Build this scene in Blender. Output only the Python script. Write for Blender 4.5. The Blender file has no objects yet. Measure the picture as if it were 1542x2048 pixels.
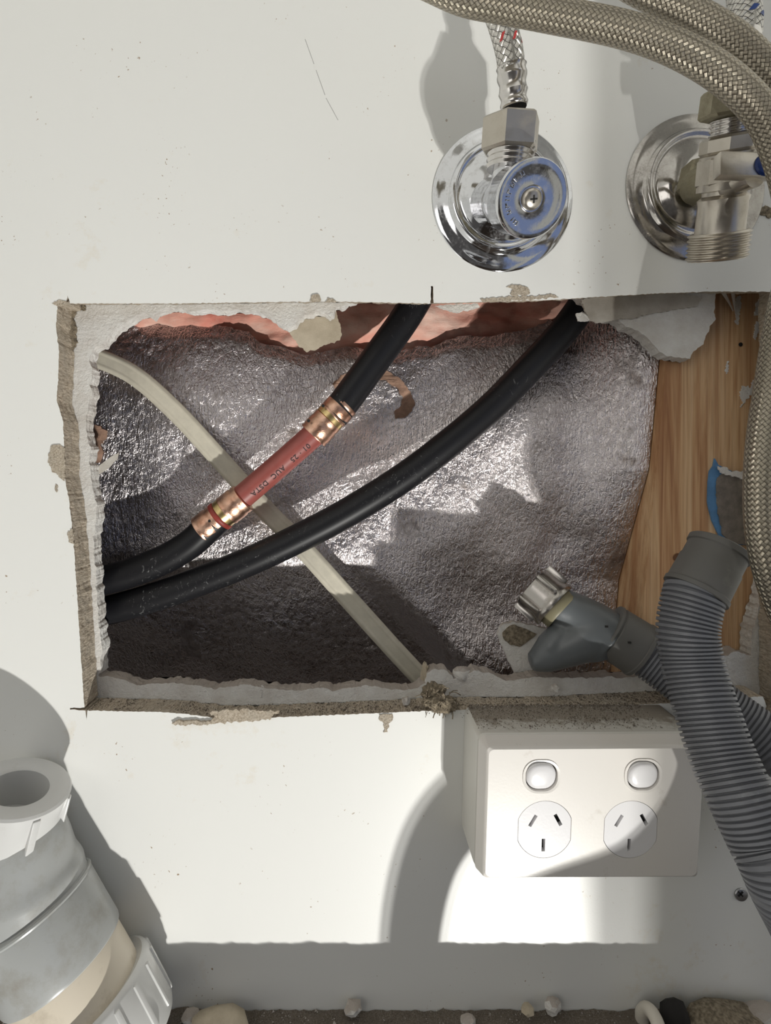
import bpy, bmesh, math, random
import numpy as np
from mathutils import Vector, Matrix, noise
from mathutils.geometry import tessellate_polygon

C = bpy.context.scene.collection
PI = math.pi
# ---------------------------------------------------------------- camera
# metres; the white back panel's face is the plane y=0, the camera looks along +y
CAMD, CZ, F, CX, CY = 0.330, 0.330, 1079.0, 710.0, 940.0
cam_d = bpy.data.cameras.new('camera')
cam = bpy.data.objects.new('camera', cam_d)
C.objects.link(cam)
cam.location = (0, -CAMD, CZ)
cam.rotation_euler = (PI / 2, 0, 0)
cam_d.sensor_fit = 'HORIZONTAL'
cam_d.sensor_width = 36
cam_d.lens = 36 * F / 1542
cam_d.shift_x = (771 - CX) / 1542
cam_d.shift_y = -(1024 - CY) / 1542
cam_d.clip_start = 0.01
bpy.context.scene.camera = cam
# ---------------------------------------------------------------- world
world = bpy.data.worlds.new('world')
bpy.context.scene.world = world
world.use_nodes = True
bg = world.node_tree.nodes['Background']
bg.inputs[0].default_value = (1.0, 0.95, 0.90, 1)
bg.inputs[1].default_value = 0.075
# ---------------------------------------------------------------- lamps
LAMP = Vector((0.40, -0.95, -0.75))       # low light in front of the cupboard
for pos, watts in ((LAMP, 57.0), (LAMP + Vector((-0.032, 0.0, 0.012)), 24.0)):   # twin lamp, hence the doubled shadow edges
    ld = bpy.data.lights.new('low_light', 'SPOT')
    ld.energy = watts
    ld.shadow_soft_size = 0.010
    ld.spot_size = math.radians(70)
    ld.spot_blend = 0.2
    ld.color = (0.99, 0.975, 0.925)
    lo = bpy.data.objects.new('low_light', ld)
    C.objects.link(lo)
    lo.location = pos
    lo.rotation_euler = (Vector((0, 0, 0.28)) - pos).to_track_quat('-Z', 'Y').to_euler()
wd = bpy.data.lights.new('ambient_fill', 'AREA')  # added ambient fill for the shaded parts, no such source seen
wd.shape = 'RECTANGLE'; wd.size = 0.9; wd.size_y = 0.7
wd.energy = 3.4
wd.color = (1.0, 0.97, 0.92)
wo = bpy.data.objects.new('ambient_fill', wd)
C.objects.link(wo)
wo.location = (-0.82, -1.15, 0.80)
wo.rotation_euler = (Vector((0, 0, 0.35)) - Vector(wo.location)).to_track_quat('-Z', 'Y').to_euler()
sd = bpy.data.lights.new('sky_light', 'AREA')          # blue sky through the far window
sd.shape = 'RECTANGLE'; sd.size = 1.1; sd.size_y = 1.6
sd.energy = 1.6
sd.color = (0.35, 0.52, 1.0)
so = bpy.data.objects.new('sky_light', sd)
C.objects.link(so)
so.location = (1.15, -1.8, 0.45)
so.rotation_euler = (Vector((0.1, 0, 0.4)) - Vector(so.location)).to_track_quat('-Z', 'Y').to_euler()
vs = bpy.context.scene.view_settings
vs.view_transform = 'Standard'; vs.look = 'None'; vs.gamma = 1; vs.use_curve_mapping = False
vs.exposure = 0.0

# ================================================================ helpers
def W(px, py, d=0.0):
    """photo pixel and distance d (mm) in front of the panel -> point"""
    k = (CAMD * 1000 - d) / F
    return Vector(((px - CX) * k / 1000, -d / 1000, CZ - (py - CY) * k / 1000))

def Wf(px, py, df, da):
    """point on an axis da mm out whose near side, df mm out, shows at px, py"""
    w = W(px, py, df); return Vector((w.x, -da / 1000, w.z))

def fbm(x, y, z=0.0, o=4):
    return noise.fractal(Vector((x, y, z)), 1.0, 2.0, o)

def setp(o, label=None, cat=None, group=None, kind=None):
    if label: o['label'] = label
    if cat: o['category'] = cat
    if group: o['group'] = group
    if kind: o['kind'] = kind
    return o

def thing(name, loc, label, cat, group=None):
    o = bpy.data.objects.new(name, None)
    o.empty_display_size = 0.01
    C.objects.link(o)
    o.location = loc
    return setp(o, label, cat, group)

def wloc(o):
    v = Vector((0, 0, 0))
    while o is not None:
        v += Vector(o.location); o = o.parent
    return v

def mk(name, verts, faces, mats, parent=None, smooth=True, uvs=None, midx=None, origin=None, sharp=40):
    """verts in world metres; stored relative to the object's own base"""
    me = bpy.data.meshes.new(name)
    V = np.array([tuple(v) for v in verts], dtype=float)
    if parent is not None:
        org = wloc(parent); loc = Vector((0, 0, 0))
    else:
        if origin is None:
            mn, mx = V.min(0), V.max(0)
            origin = Vector(((mn[0] + mx[0]) / 2, (mn[1] + mx[1]) / 2, mn[2]))
        org = Vector(origin); loc = org
    V = V - np.array(org)
    me.from_pydata(V.tolist(), [], faces)
    if not isinstance(mats, (list, tuple)): mats = [mats]
    for m in mats: me.materials.append(m)
    if midx is not None: me.polygons.foreach_set('material_index', midx)
    if uvs is not None:
        ul = me.uv_layers.new(name='UVMap')
        fl = []
        for f in faces:
            for vi in f: fl.extend(uvs[vi])
        ul.data.foreach_set('uv', fl)
    bm = bmesh.new(); bm.from_mesh(me)
    bmesh.ops.recalc_face_normals(bm, faces=bm.faces)
    if smooth:
        for f in bm.faces: f.smooth = True
        ang = math.radians(sharp)
        for e in bm.edges:
            if len(e.link_faces) == 2 and e.calc_face_angle(0) > ang: e.smooth = False
    bm.to_mesh(me); bm.free()
    me.update()
    o = bpy.data.objects.new(name, me)
    C.objects.link(o)
    o.location = loc
    if parent is not None: o.parent = parent
    return o

class MB:
    def __init__(s): s.v = []; s.f = []; s.m = []; s.uv = []
    def add(s, vf, mi=0):
        v, f = vf[0], vf[1]
        b = len(s.v)
        s.v += [Vector(p) for p in v]
        s.f += [tuple(i + b for i in q) for q in f]
        s.m += [mi] * len(f)
        if len(vf) > 2: s.uv += vf[2]
        else: s.uv += [(0, 0)] * len(v)
        return s
    def build(s, name, mats, parent=None, smooth=True, uv=False, sharp=40, origin=None):
        return mk(name, s.v, s.f, mats, parent, smooth, s.uv if uv else None, s.m, origin, sharp)

def g_box(c, size, R=None, bev=0.0):
    bm = bmesh.new()
    bmesh.ops.create_cube(bm, size=1)
    for v in bm.verts: v.co = Vector((v.co.x * size[0], v.co.y * size[1], v.co.z * size[2]))
    if bev > 0: bmesh.ops.bevel(bm, geom=bm.edges[:], offset=bev, segments=2, affect='EDGES', profile=0.6)
    M = Matrix.Translation(Vector(c)) @ (R.to_4x4() if R is not None else Matrix.Identity(4))
    bm.verts.ensure_lookup_table()
    v = [M @ x.co for x in bm.verts]
    f = [tuple(x.index for x in q.verts) for q in bm.faces]
    bm.free()
    return v, f

def frame_of(d):
    d = Vector(d).normalized()
    up = Vector((0, 0, 1)) if abs(d.z) < 0.9 else Vector((0, 1, 0))
    x = up.cross(d).normalized(); y = d.cross(x)
    return x, y, d

def g_lathe(prof, a, direction, n=48, closed0=True, closed1=True, sx=1.0, up=None):
    """prof: (r, t) metres along direction from a"""
    x, y, d = frame_of(direction)
    if up is not None:
        y = Vector(up); y = (y - d * y.dot(d)).normalized(); x = y.cross(d)
    a = Vector(a); v = []; f = []; uv = []
    for r, t in prof:
        for i in range(n):
            q = 2 * PI * i / n
            v.append(a + x * (math.cos(q) * r * sx) + y * (math.sin(q) * r) + d * t)
            uv.append((i / n, t))
    for j in range(len(prof) - 1):
        for i in range(n):
            k = (i + 1) % n
            f.append((j * n + i, j * n + k, (j + 1) * n + k, (j + 1) * n + i))
    if closed0: f.append(tuple(range(n - 1, -1, -1)))
    if closed1: f.append(tuple((len(prof) - 1) * n + i for i in range(n)))
    return v, f, uv

def g_loft(loops, cap0=True, cap1=True):
    n = len(loops[0]); v = [Vector(p) for l in loops for p in l]; f = []
    for j in range(len(loops) - 1):
        for i in range(n):
            k = (i + 1) % n
            f.append((j * n + i, j * n + k, (j + 1) * n + k, (j + 1) * n + i))
    if cap0: f.append(tuple(range(n - 1, -1, -1)))
    if cap1: f.append(tuple((len(loops) - 1) * n + i for i in range(n)))
    return v, f

def spline(pts, step=0.002):
    """Catmull-Rom through pts, resampled at step"""
    P = [Vector(p) for p in pts]
    P = [P[0] * 2 - P[1]] + P + [P[-1] * 2 - P[-2]]
    out = []
    for i in range(1, len(P) - 2):
        p0, p1, p2, p3 = P[i - 1:i + 3]
        for k in range(24):
            t = k / 24
            out.append(0.5 * ((2 * p1) + (p2 - p0) * t + (2 * p0 - 5 * p1 + 4 * p2 - p3) * t * t + (3 * p1 - p0 - 3 * p2 + p3) * t ** 3))
    out.append(P[-2])
    L = [0]
    for a, b in zip(out, out[1:]): L.append(L[-1] + (b - a).length)
    n = max(2, int(L[-1] / step)); res = []; j = 0
    for k in range(n + 1):
        s = L[-1] * k / n
        while j < len(L) - 2 and L[j + 1] < s: j += 1
        t = (s - L[j]) / max(1e-9, L[j + 1] - L[j])
        res.append(out[j].lerp(out[j + 1], t))
    return res, L[-1]

def frames(path, up=None):
    T = []
    for i in range(len(path)):
        a = path[max(0, i - 1)]; b = path[min(len(path) - 1, i + 1)]
        T.append((b - a).normalized())
    x = (Vector(up) if up is not None else Vector((0, -1, 0)))
    x = (x - T[0] * x.dot(T[0])).normalized()
    X = []
    for t in T:
        x = (x - t * x.dot(t)).normalized(); X.append(x.copy())
    return T, X

def g_tube(path, rad, n=24, caps=True, up=None):
    """rad: radius or function of arclength (m)"""
    T, X = frames(path, up)
    v = []; f = []; uv = []; s = 0
    for j, p in enumerate(path):
        if j: s += (p - path[j - 1]).length
        r = rad(s) if callable(rad) else rad
        y = T[j].cross(X[j])
        for i in range(n):
            q = 2 * PI * i / n
            v.append(p + X[j] * math.cos(q) * r + y * math.sin(q) * r); uv.append((i / n, s))
    for j in range(len(path) - 1):
        for i in range(n):
            k = (i + 1) % n
            f.append((j * n + i, j * n + k, (j + 1) * n + k, (j + 1) * n + i))
    if caps:
        f.append(tuple(range(n - 1, -1, -1))); f.append(tuple((len(path) - 1) * n + i for i in range(n)))
    return v, f, uv

def g_poly(outer, holes, y0, y1, back=None, back_holes=None, jit=0.0, lay=5):
    """flat x,z outlines extruded from y0 (front) to y1; back outlines may differ point for point"""
    loops = [outer] + list(holes)
    bl = [back or outer] + list(back_holes or holes)
    tri = tessellate_polygon([[Vector((p[0], p[1], 0)) for p in l] for l in loops])
    v = []; f = []; m = []
    flat = [p for l in loops for p in l]; bflat = [p for l in bl for p in l]
    N = len(flat)
    v = [Vector((p[0], y0, p[1])) for p in flat] + [Vector((p[0], y1, p[1])) for p in bflat]
    for t in tri: f.append(tuple(t)); m.append(0)
    for t in tri: f.append(tuple(i + N for i in reversed(t))); m.append(1)
    b = 0
    for l in loops:
        n = len(l)
        if jit == 0:
            for i in range(n):
                k = (i + 1) % n
                f.append((b + i, b + k, b + k + N, b + i + N)); m.append(1)
        else:                                   # broken edge: rough layers between front and back
            rows = [[b + i for i in range(n)]]
            for q in range(1, lay):
                t = q / lay; base = len(v); row = []
                for i in range(n):
                    p = v[b + i].lerp(v[b + i + N], t)
                    a_, c_ = v[b + i - 1 if i else b + n - 1], v[b + (i + 1) % n]
                    nn = Vector((-(c_ - a_).z, 0, (c_ - a_).x))
                    nn = nn.normalized() if nn.length > 0 else nn
                    v.append(p + nn * jit * fbm(p.x * 160, p.z * 160, q * 1.3)); row.append(base + i)
                rows.append(row)
            rows.append([b + i + N for i in range(n)])
            for r0, r1 in zip(rows, rows[1:]):
                for i in range(n):
                    k = (i + 1) % n; f.append((r0[i], r0[k], r1[k], r1[i])); m.append(1)
        b += n
    return v, f, m

def rough(pts, step=0.0015, amp=0.0006, seed=0.0, freq=300, closed=True):
    out = []
    n = len(pts)
    for i in range(n if closed else n - 1):
        a = Vector(pts[i]); b = Vector(pts[(i + 1) % n])
        L = (b - a).length; k = max(1, int(L / step))
        nx = Vector((-(b - a).y, (b - a).x)); nx = nx.normalized() if nx.length > 0 else nx
        for j in range(k):
            p = a.lerp(b, j / k)
            out.append(p + nx * amp * fbm(p.x * freq + seed, p.y * freq, seed))
    return out

def P2(px, py, d=0.0):
    w = W(px, py, d); return Vector((w.x, w.z))

def blob(name, c, size, mats, parent=None, seed=0, amp=0.35, freq=1.6, sub=3, jag=False, R=None):
    """irregular lump: faceted chip or rounded mass"""
    bm = bmesh.new()
    bmesh.ops.create_icosphere(bm, subdivisions=sub, radius=1)
    for v in bm.verts:
        q = v.co * freq + Vector((seed * 3.1, seed * 1.7, seed))
        k = 1 + amp * noise.fractal(q, 1.0, 2.0, 4)
        if jag: k += amp * 0.6 * noise.cell(q * 1.7)
        v.co = v.co * k
        v.co = Vector((v.co.x * size[0], v.co.y * size[1], v.co.z * size[2]))
        if R is not None: v.co = R @ v.co
        v.co += Vector(c)
    v = [x.co.copy() for x in bm.verts]; f = [tuple(x.index for x in q.verts) for q in bm.faces]
    bm.free()
    return mk(name, v, f, mats, parent, smooth=not jag, sharp=50)

# ================================================================ materials
class NT:
    def __init__(s, name):
        s.m = bpy.data.materials.new(name); s.m.use_nodes = True
        s.t = s.m.node_tree; s.b = s.t.nodes['Principled BSDF']
        s.tc = s.t.nodes.new('ShaderNodeTexCoord')
    def n(s, typ, **kw):
        o = s.t.nodes.new(typ)
        for k, v in kw.items():
            if isinstance(k, str) and k.startswith('i_'): o.inputs[k[2:].replace('_', ' ')].default_value = v
            else: setattr(o, k, v)
        return o
    def l(s, a, b): s.t.links.new(a, b)
    def noise(s, scale, detail=4, rough=0.55, vec=None, stretch=None, dist=0.0):
        o = s.n('ShaderNodeTexNoise'); o.inputs['Scale'].default_value = scale
        o.inputs['Detail'].default_value = detail; o.inputs['Roughness'].default_value = rough
        o.inputs['Distortion'].default_value = dist
        src = vec or s.tc.outputs['Object']
        if stretch:
            mp = s.n('ShaderNodeMapping'); mp.inputs['Scale'].default_value = stretch; s.l(src, mp.inputs[0]); src = mp.outputs[0]
        s.l(src, o.inputs['Vector']); return o.outputs['Fac']
    def ramp(s, fac, stops):
        o = s.n('ShaderNodeValToRGB'); e = o.color_ramp.elements
        e[0].position, e[0].color = stops[0][0], (*stops[0][1], 1)
        e[1].position, e[1].color = stops[-1][0], (*stops[-1][1], 1)
        for p, c in stops[1:-1]:
            q = e.new(p); q.color = (*c, 1)
        s.l(fac, o.inputs[0]); return o.outputs[0]
    def mix(s, fac, a, b):
        o = s.n('ShaderNodeMix', data_type='RGBA')
        for src, i in ((fac, 0), (a, 6), (b, 7)):
            if hasattr(src, 'links') or hasattr(src, 'is_linked'): s.l(src, o.inputs[i])
            else: o.inputs[i].default_value = src if i == 0 else (*src, 1)
        return o.outputs[2]
    def math(s, op, a, b=0.0, c=None):
        o = s.n('ShaderNodeMath', operation=op)
        for i, src in enumerate((a, b, c)):
            if src is None: continue
            if hasattr(src, 'is_linked'): s.l(src, o.inputs[i])
            else: o.inputs[i].default_value = src
        return o.outputs[0]
    def bump(s, h, strength=0.3, dist=0.001, normal=None):
        o = s.n('ShaderNodeBump'); o.inputs['Strength'].default_value = strength; o.inputs['Distance'].default_value = dist
        s.l(h, o.inputs['Height'])
        if normal is not None: s.l(normal, o.inputs['Normal'])
        s.l(o.outputs[0], s.b.inputs['Normal']); return o.outputs[0]
    def set(s, **kw):
        for k, v in kw.items(): s.b.inputs[k.replace('_', ' ')].default_value = (*v, 1) if isinstance(v, tuple) else v
    def col(s, sock): s.l(sock, s.b.inputs['Base Color'])
    def rgh(s, sock): s.l(sock, s.b.inputs['Roughness'])

def simple(name, color, rough=0.5, metal=0.0, var=0.12, vs_=150, bump=0.0, bs=400, bd=0.0005, **kw):
    m = NT(name); m.set(Base_Color=color, Roughness=rough, Metallic=metal, **kw)
    if var:
        n = m.noise(vs_, 5)
        dk = tuple(c * (1 - var) for c in color); lt = tuple(min(1, c * (1 + var)) for c in color)
        m.col(m.ramp(n, [(0.35, dk), (0.65, lt)]))
    if bump: m.bump(m.noise(bs, 6, 0.65), bump, bd)
    return m.m

M = {}
# white melamine with faint stains and specks
m = NT('white_melamine'); m.set(Roughness=0.36); m.b.inputs['Specular IOR Level'].default_value = 0.4
big = m.noise(9, 5, 0.6, dist=0.6)
fine = m.noise(60, 6, 0.7)
c0 = m.ramp(m.math('MULTIPLY', big, fine), [(0.34, (0.79, 0.79, 0.765)), (0.46, (0.74, 0.70, 0.62))])
spk = m.noise(420, 2, 0.5); msk = m.noise(30, 3, 0.5)
sp = m.math('MULTIPLY', m.ramp(spk, [(0.675, (0, 0, 0)), (0.715, (1, 1, 1))]), m.ramp(msk, [(0.54, (0, 0, 0)), (0.62, (1, 1, 1))]))
m.col(m.mix(sp, c0, (0.36, 0.27, 0.19)))
m.bump(m.noise(900, 3, 0.6), 0.06, 0.0005)
M['melamine'] = m.m
# particleboard core
m = NT('particleboard_core'); m.set(Roughness=0.95)
n1 = m.noise(900, 4, 0.7, stretch=(1, .35, 1)); n2 = m.noise(90, 4, 0.6)
cc = m.ramp(n1, [(0.3, (0.26, 0.205, 0.15)), (0.5, (0.52, 0.44, 0.34)), (0.68, (0.70, 0.62, 0.52))])
m.col(m.mix(m.ramp(n2, [(0.4, (0, 0, 0)), (0.7, (0.55, 0.55, 0.55))]), cc, (0.42, 0.38, 0.32)))
m.bump(n1, 0.9, 0.0015); M['chip'] = m.m
m = NT('dusty_particleboard'); m.set(Roughness=1.0)
n1 = m.noise(1300, 5, 0.75); n2 = m.noise(70, 5, 0.65)
cc = m.ramp(n1, [(0.32, (0.12, 0.095, 0.07)), (0.52, (0.30, 0.25, 0.20)), (0.70, (0.55, 0.49, 0.42))])
m.col(m.mix(m.ramp(n2, [(0.4, (0, 0, 0)), (0.7, (0.6, 0.6, 0.6))]), cc, (0.24, 0.20, 0.16)))
m.bump(n1, 1.0, 0.002); M['dust'] = m.m
# torn plaster
m = NT('broken_gypsum'); m.set(Roughness=0.95)
n1 = m.noise(420, 6, 0.7); n2 = m.noise(60, 4, 0.6)
m.col(m.ramp(n2, [(0.3, (0.74, 0.70, 0.65)), (0.6, (0.88, 0.865, 0.83))]))
m.bump(n1, 0.8, 0.0022)
pc = m.b.inputs['Base Color'].links[0].from_socket
geo = m.n('ShaderNodeNewGeometry'); sn = m.n('ShaderNodeSeparateXYZ'); m.l(geo.outputs['True Normal'], sn.inputs[0])
up = m.ramp(sn.outputs[2], [(0.25, (0, 0, 0)), (0.7, (0.8, 0.8, 0.8))])          # dust settled on upward faces
m.col(m.mix(m.math('MULTIPLY', up, m.ramp(n2, [(0.2, (0.6,) * 3), (0.6, (1, 1, 1))])), pc, (0.36, 0.29, 0.24)))
M['plaster'] = m.m
m = NT('gypsum_paper'); m.set(Roughness=0.95)
n1 = m.noise(1100, 5, 0.7); n2 = m.noise(60, 5, 0.6)
m.col(m.ramp(n2, [(0.3, (0.38, 0.32, 0.235)), (0.65, (0.55, 0.48, 0.37))]))
m.bump(n1, 0.5, 0.0007); M['paper'] = m.m
m = NT('grey_paper'); m.set(Roughness=0.9)
n2 = m.noise(50, 5, 0.6)
m.col(m.ramp(n2, [(0.3, (0.36, 0.32, 0.27)), (0.65, (0.58, 0.55, 0.5))]))
m.bump(m.noise(900, 5, .7), 0.4, 0.0006); M['greypaper'] = m.m
# foil facing
m = NT('foil_facing'); m.set(Metallic=1.0)
spots = m.noise(28, 5, 0.65, dist=0.5)
dirt = m.ramp(spots, [(0.60, (0, 0, 0)), (0.72, (1, 1, 1))])
m.col(m.mix(m.math('MULTIPLY', dirt, 0.75), (0.74, 0.69, 0.695), (0.19, 0.135, 0.10)))
thr = m.noise(640, 3, 0.6, stretch=(1.0, 1.0, 0.28))
cre = m.noise(210, 5, 0.72, dist=1.2, stretch=(1.0, 1.0, 0.8))
vor = m.n('ShaderNodeTexVoronoi', feature='DISTANCE_TO_EDGE'); vor.inputs['Scale'].default_value = 230
mpv = m.n('ShaderNodeMapping'); mpv.inputs['Scale'].default_value = (1.2, 1, 0.8)
nd = m.n('ShaderNodeTexNoise'); nd.inputs['Scale'].default_value = 120
va = m.n('ShaderNodeVectorMath', operation='MULTIPLY_ADD'); va.inputs[1].default_value = (0.010, 0.010, 0.010)
m.l(m.tc.outputs['Object'], nd.inputs['Vector']); m.l(nd.outputs['Color'], va.inputs[0]); m.l(m.tc.outputs['Object'], va.inputs[2])
m.l(va.outputs[0], mpv.inputs[0]); m.l(mpv.outputs[0], vor.inputs['Vector'])
ve = m.math('MINIMUM', vor.outputs['Distance'], 0.12)
h = m.math('ADD', m.math('MULTIPLY', thr, 1.15), m.math('MULTIPLY', cre, 0.9))
h = m.math('ADD', h, m.math('MULTIPLY', ve, 1.3))
m.bump(h, 0.70, 0.0013)
m.rgh(m.math('MULTIPLY_ADD', dirt, 0.3, 0.26)); M['foil'] = m.m
# pink batt
m = NT('pink_glasswool'); m.set(Roughness=1.0)
n1 = m.noise(45, 5, 0.6, stretch=(.5, 1, 1)); n2 = m.noise(500, 5, 0.7, stretch=(.3, 1, 1))
m.col(m.ramp(n1, [(0.28, (0.70, 0.24, 0.18)), (0.5, (0.80, 0.42, 0.33)), (0.72, (0.85, 0.62, 0.52))]))
m.bump(n2, 0.4, 0.0015); M['pink'] = m.m
M['brownpaper'] = simple('foil_backing_paper', (0.36, 0.22, 0.155), 0.85, var=0.3, vs_=120, bump=0.5, bs=500, bd=0.001)
# pine
m = NT('pine_stud'); m.set(Roughness=0.7)
st = m.noise(55, 5, 0.62, stretch=(2.4, 1, 0.07), dist=1.0)
gr = m.noise(420, 4, 0.6, stretch=(1.6, 1, 0.04)); lg = m.noise(20, 3, 0.5, stretch=(1, 1, .3))
cA = m.ramp(st, [(0.30, (0.30, 0.13, 0.06)), (0.42, (0.52, 0.29, 0.14)), (0.56, (0.68, 0.45, 0.25)), (0.75, (0.74, 0.53, 0.32))])
cB = m.mix(m.ramp(gr, [(0.45, (0, 0, 0)), (0.7, (0.5, 0.5, 0.5))]), cA, (0.30, 0.13, 0.055))
m.col(m.mix(m.ramp(lg, [(0.5, (0, 0, 0)), (0.75, (0.5, 0.5, 0.5))]), cB, (0.36, 0.15, 0.06)))
m.bump(gr, 0.25, 0.0006); M['pine'] = m.m
# pipes
m = NT('black_pipe'); m.set(Specular_IOR_Level=0.28, Roughness=0.45, Base_Color=(0.011, 0.011, 0.013))
sc = m.noise(260, 6, 0.75, stretch=(1, 1, .6), dist=1.5); ms = m.noise(22, 3, 0.5)
scm = m.math('MULTIPLY', m.ramp(sc, [(0.60, (0, 0, 0)), (0.68, (1, 1, 1))]), m.ramp(ms, [(0.50, (0, 0, 0)), (0.62, (1, 1, 1))]))
m.col(m.mix(m.math('MULTIPLY', scm, 0.7), (0.010, 0.010, 0.012), (0.33, 0.33, 0.33)))
m.rgh(m.math('MULTIPLY_ADD', scm, 0.4, 0.42)); M['black'] = m.m
M['redpipe'] = simple('red_pipe', (0.30, 0.075, 0.062), 0.45, var=0.06)
m = NT('copper_ring'); m.set(Metallic=1.0)
n1 = m.noise(1400, 3, 0.7, stretch=(.5, .5, 1)); n2 = m.noise(160, 4, 0.6)
m.col(m.ramp(n2, [(0.3, (0.50, 0.26, 0.17)), (0.7, (0.80, 0.53, 0.40))]))
m.rgh(m.math('MULTIPLY_ADD', n2, 0.3, 0.18)); m.bump(n1, 0.35, 0.0004); M['copper'] = m.m
M['brass'] = simple('brass_ring', (0.66, 0.50, 0.24), 0.3, 1.0, var=0.2, bump=0.2)
M['cable'] = simple('white_cable_sheath', (0.60, 0.56, 0.46), 0.5, var=0.06, bump=0.1)
M['redring'] = simple('red_rubber_ring', (0.26, 0.035, 0.025), 0.5, var=0.1)
M['ink'] = simple('black_ink', (0.045, 0.02, 0.02), 0.7, var=0)
# metals
def metal(name, col, r, dirtc=(0.25, 0.2, 0.14), dirt_at=(0.55, 0.75), dirt=0.6, bmp=0.05, ds=60):
    m = NT(name); m.set(Metallic=1.0)
    n1 = m.noise(ds, 6, 0.7); n2 = m.noise(900, 4, 0.6)
    k = m.math('MULTIPLY', m.ramp(n1, [(dirt_at[0], (0, 0, 0)), (dirt_at[1], (1, 1, 1))]), m.ramp(n2, [(0.4, (dirt * .5,) * 3), (0.6, (dirt,) * 3)]))
    m.col(m.mix(k, col, dirtc)); m.rgh(m.math('MULTIPLY_ADD', k, 0.55, r))
    m.l(m.math('MULTIPLY_ADD', k, -0.8, 1.0), m.b.inputs['Metallic'])
    m.bump(n1, bmp, 0.001); return m.m
M['chrome'] = metal('chrome', (0.70, 0.71, 0.74), 0.06, dirt=0.35, ds=260, bmp=0.03, dirt_at=(0.5, 0.8))
M['chrome_dusty'] = metal('dusty_chrome', (0.50, 0.48, 0.46), 0.09, dirt_at=(0.40, 0.7), dirt=0.5, dirtc=(0.16, 0.13, 0.10))
M['nickel'] = metal('worn_nickel', (0.56, 0.52, 0.46), 0.30, dirt_at=(0.45, 0.75), dirt=0.4, dirtc=(0.30, 0.25, 0.17), bmp=0.15)
M['steel'] = metal('crimped_steel', (0.66, 0.64, 0.62), 0.20, dirt=0.2)
M['dullsteel'] = metal('dull_steel', (0.40, 0.38, 0.36), 0.24, dirt=0.4, bmp=0.12)
M['brassold'] = metal('tarnished_brass', (0.36, 0.33, 0.24), 0.42, dirt_at=(0.35, 0.65), dirt=0.8, dirtc=(0.22, 0.19, 0.12), bmp=0.3)
M['screw'] = metal('zinc_screw', (0.40, 0.40, 0.41), 0.35, dirt=0.5, bmp=0.3)
M['slot'] = simple('recess_black', (0.015, 0.014, 0.013), 0.9, var=0)
# braid (uses the tube's UV: u round the hose, v metres along it)
def braid(name, light, dark, nr=14, pitch=0.0031, width=1.0):
    m = NT(name); m.set(Metallic=0.85, Roughness=0.34)
    sep = m.n('ShaderNodeSeparateXYZ'); m.l(m.tc.outputs['UV'], sep.inputs[0])
    u = m.math('MULTIPLY', sep.outputs[0], nr); v = m.math('MULTIPLY', sep.outputs[1], 1 / pitch)
    a = m.math('ADD', u, v); b = m.math('SUBTRACT', u, v)
    sa = m.math('ABSOLUTE', m.math('SINE', m.math('MULTIPLY', a, PI)))
    sb = m.math('ABSOLUTE', m.math('SINE', m.math('MULTIPLY', b, PI)))
    chk = m.math('MODULO', m.math('ABSOLUTE', m.math('ADD', m.math('FLOOR', a), m.math('FLOOR', b))), 2.0)
    h = m.math('ADD', m.math('MULTIPLY', sa, chk), m.math('MULTIPLY', sb, m.math('SUBTRACT', 1.0, chk)))
    strand = m.math('ABSOLUTE', m.math('SINE', m.math('MULTIPLY', m.math('ADD', m.math('MULTIPLY', a, chk), m.math('MULTIPLY', b, m.math('SUBTRACT', 1.0, chk))), PI * 4)))
    m.col(m.ramp(h, [(0.12, dark), (0.55, light)]))
    hh = m.math('ADD', h, m.math('MULTIPLY', strand, 0.18))
    m.bump(hh, 0.9, 0.0009); return m.m
M['braid'] = braid('steel_braid', (0.44, 0.395, 0.315), (0.14, 0.12, 0.095), 18, 0.0026)
M['braid2'] = braid('bright_steel_braid', (0.72, 0.70, 0.66), (0.10, 0.09, 0.08), 12, 0.0036)
M['redmark'] = simple('red_tracer', (0.45, 0.04, 0.04), 0.5, var=0.05)
M['bluemark'] = simple('blue_tracer', (0.02, 0.06, 0.25), 0.5, var=0.05)
M['bluecap'] = simple('blue_cap_plastic', (0.006, 0.03, 0.17), 0.35, var=0.05)
# plastics
def plastic(name, col, r, dirt=(0.30, 0.23, 0.14), amt=0.5, sub=0.0, at=(0.60, 0.72), sc=45):
    m = NT(name); m.set(Roughness=r)
    n1 = m.noise(sc, 6, 0.7); k = m.math('MULTIPLY', m.ramp(n1, [(at[0], (0, 0, 0)), (at[1], (1, 1, 1))]), amt)
    m.col(m.mix(k, col, dirt)); m.bump(m.noise(700, 4), 0.04, 0.0005)
    if sub: m.b.inputs['Subsurface Weight'].default_value = sub; m.b.inputs['Subsurface Radius'].default_value = (0.004, 0.004, 0.004)
    return m.m
M['outlet'] = plastic('outlet_plastic', (0.74, 0.71, 0.67), 0.30, amt=0.30)
M['outlet_block'] = plastic('mounting_block_plastic', (0.68, 0.665, 0.62), 0.34, amt=0.3)
m = NT('dusty_block_plastic'); m.set(Roughness=0.42)
geo = m.n('ShaderNodeNewGeometry'); sp_ = m.n('ShaderNodeSeparateXYZ'); m.l(geo.outputs['True Normal'], sp_.inputs[0])
pp = m.n('ShaderNodeSeparateXYZ'); m.l(geo.outputs['Position'], pp.inputs[0])
upw = m.math('GREATER_THAN', sp_.outputs[2], 0.8)
near = m.math('MULTIPLY_ADD', pp.outputs[1], 26.0, 0.80)             # dust lies thickest by the wall
dn = m.math('ADD', m.math('MULTIPLY', m.noise(120, 6, 0.75), 1.3), near)
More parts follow.
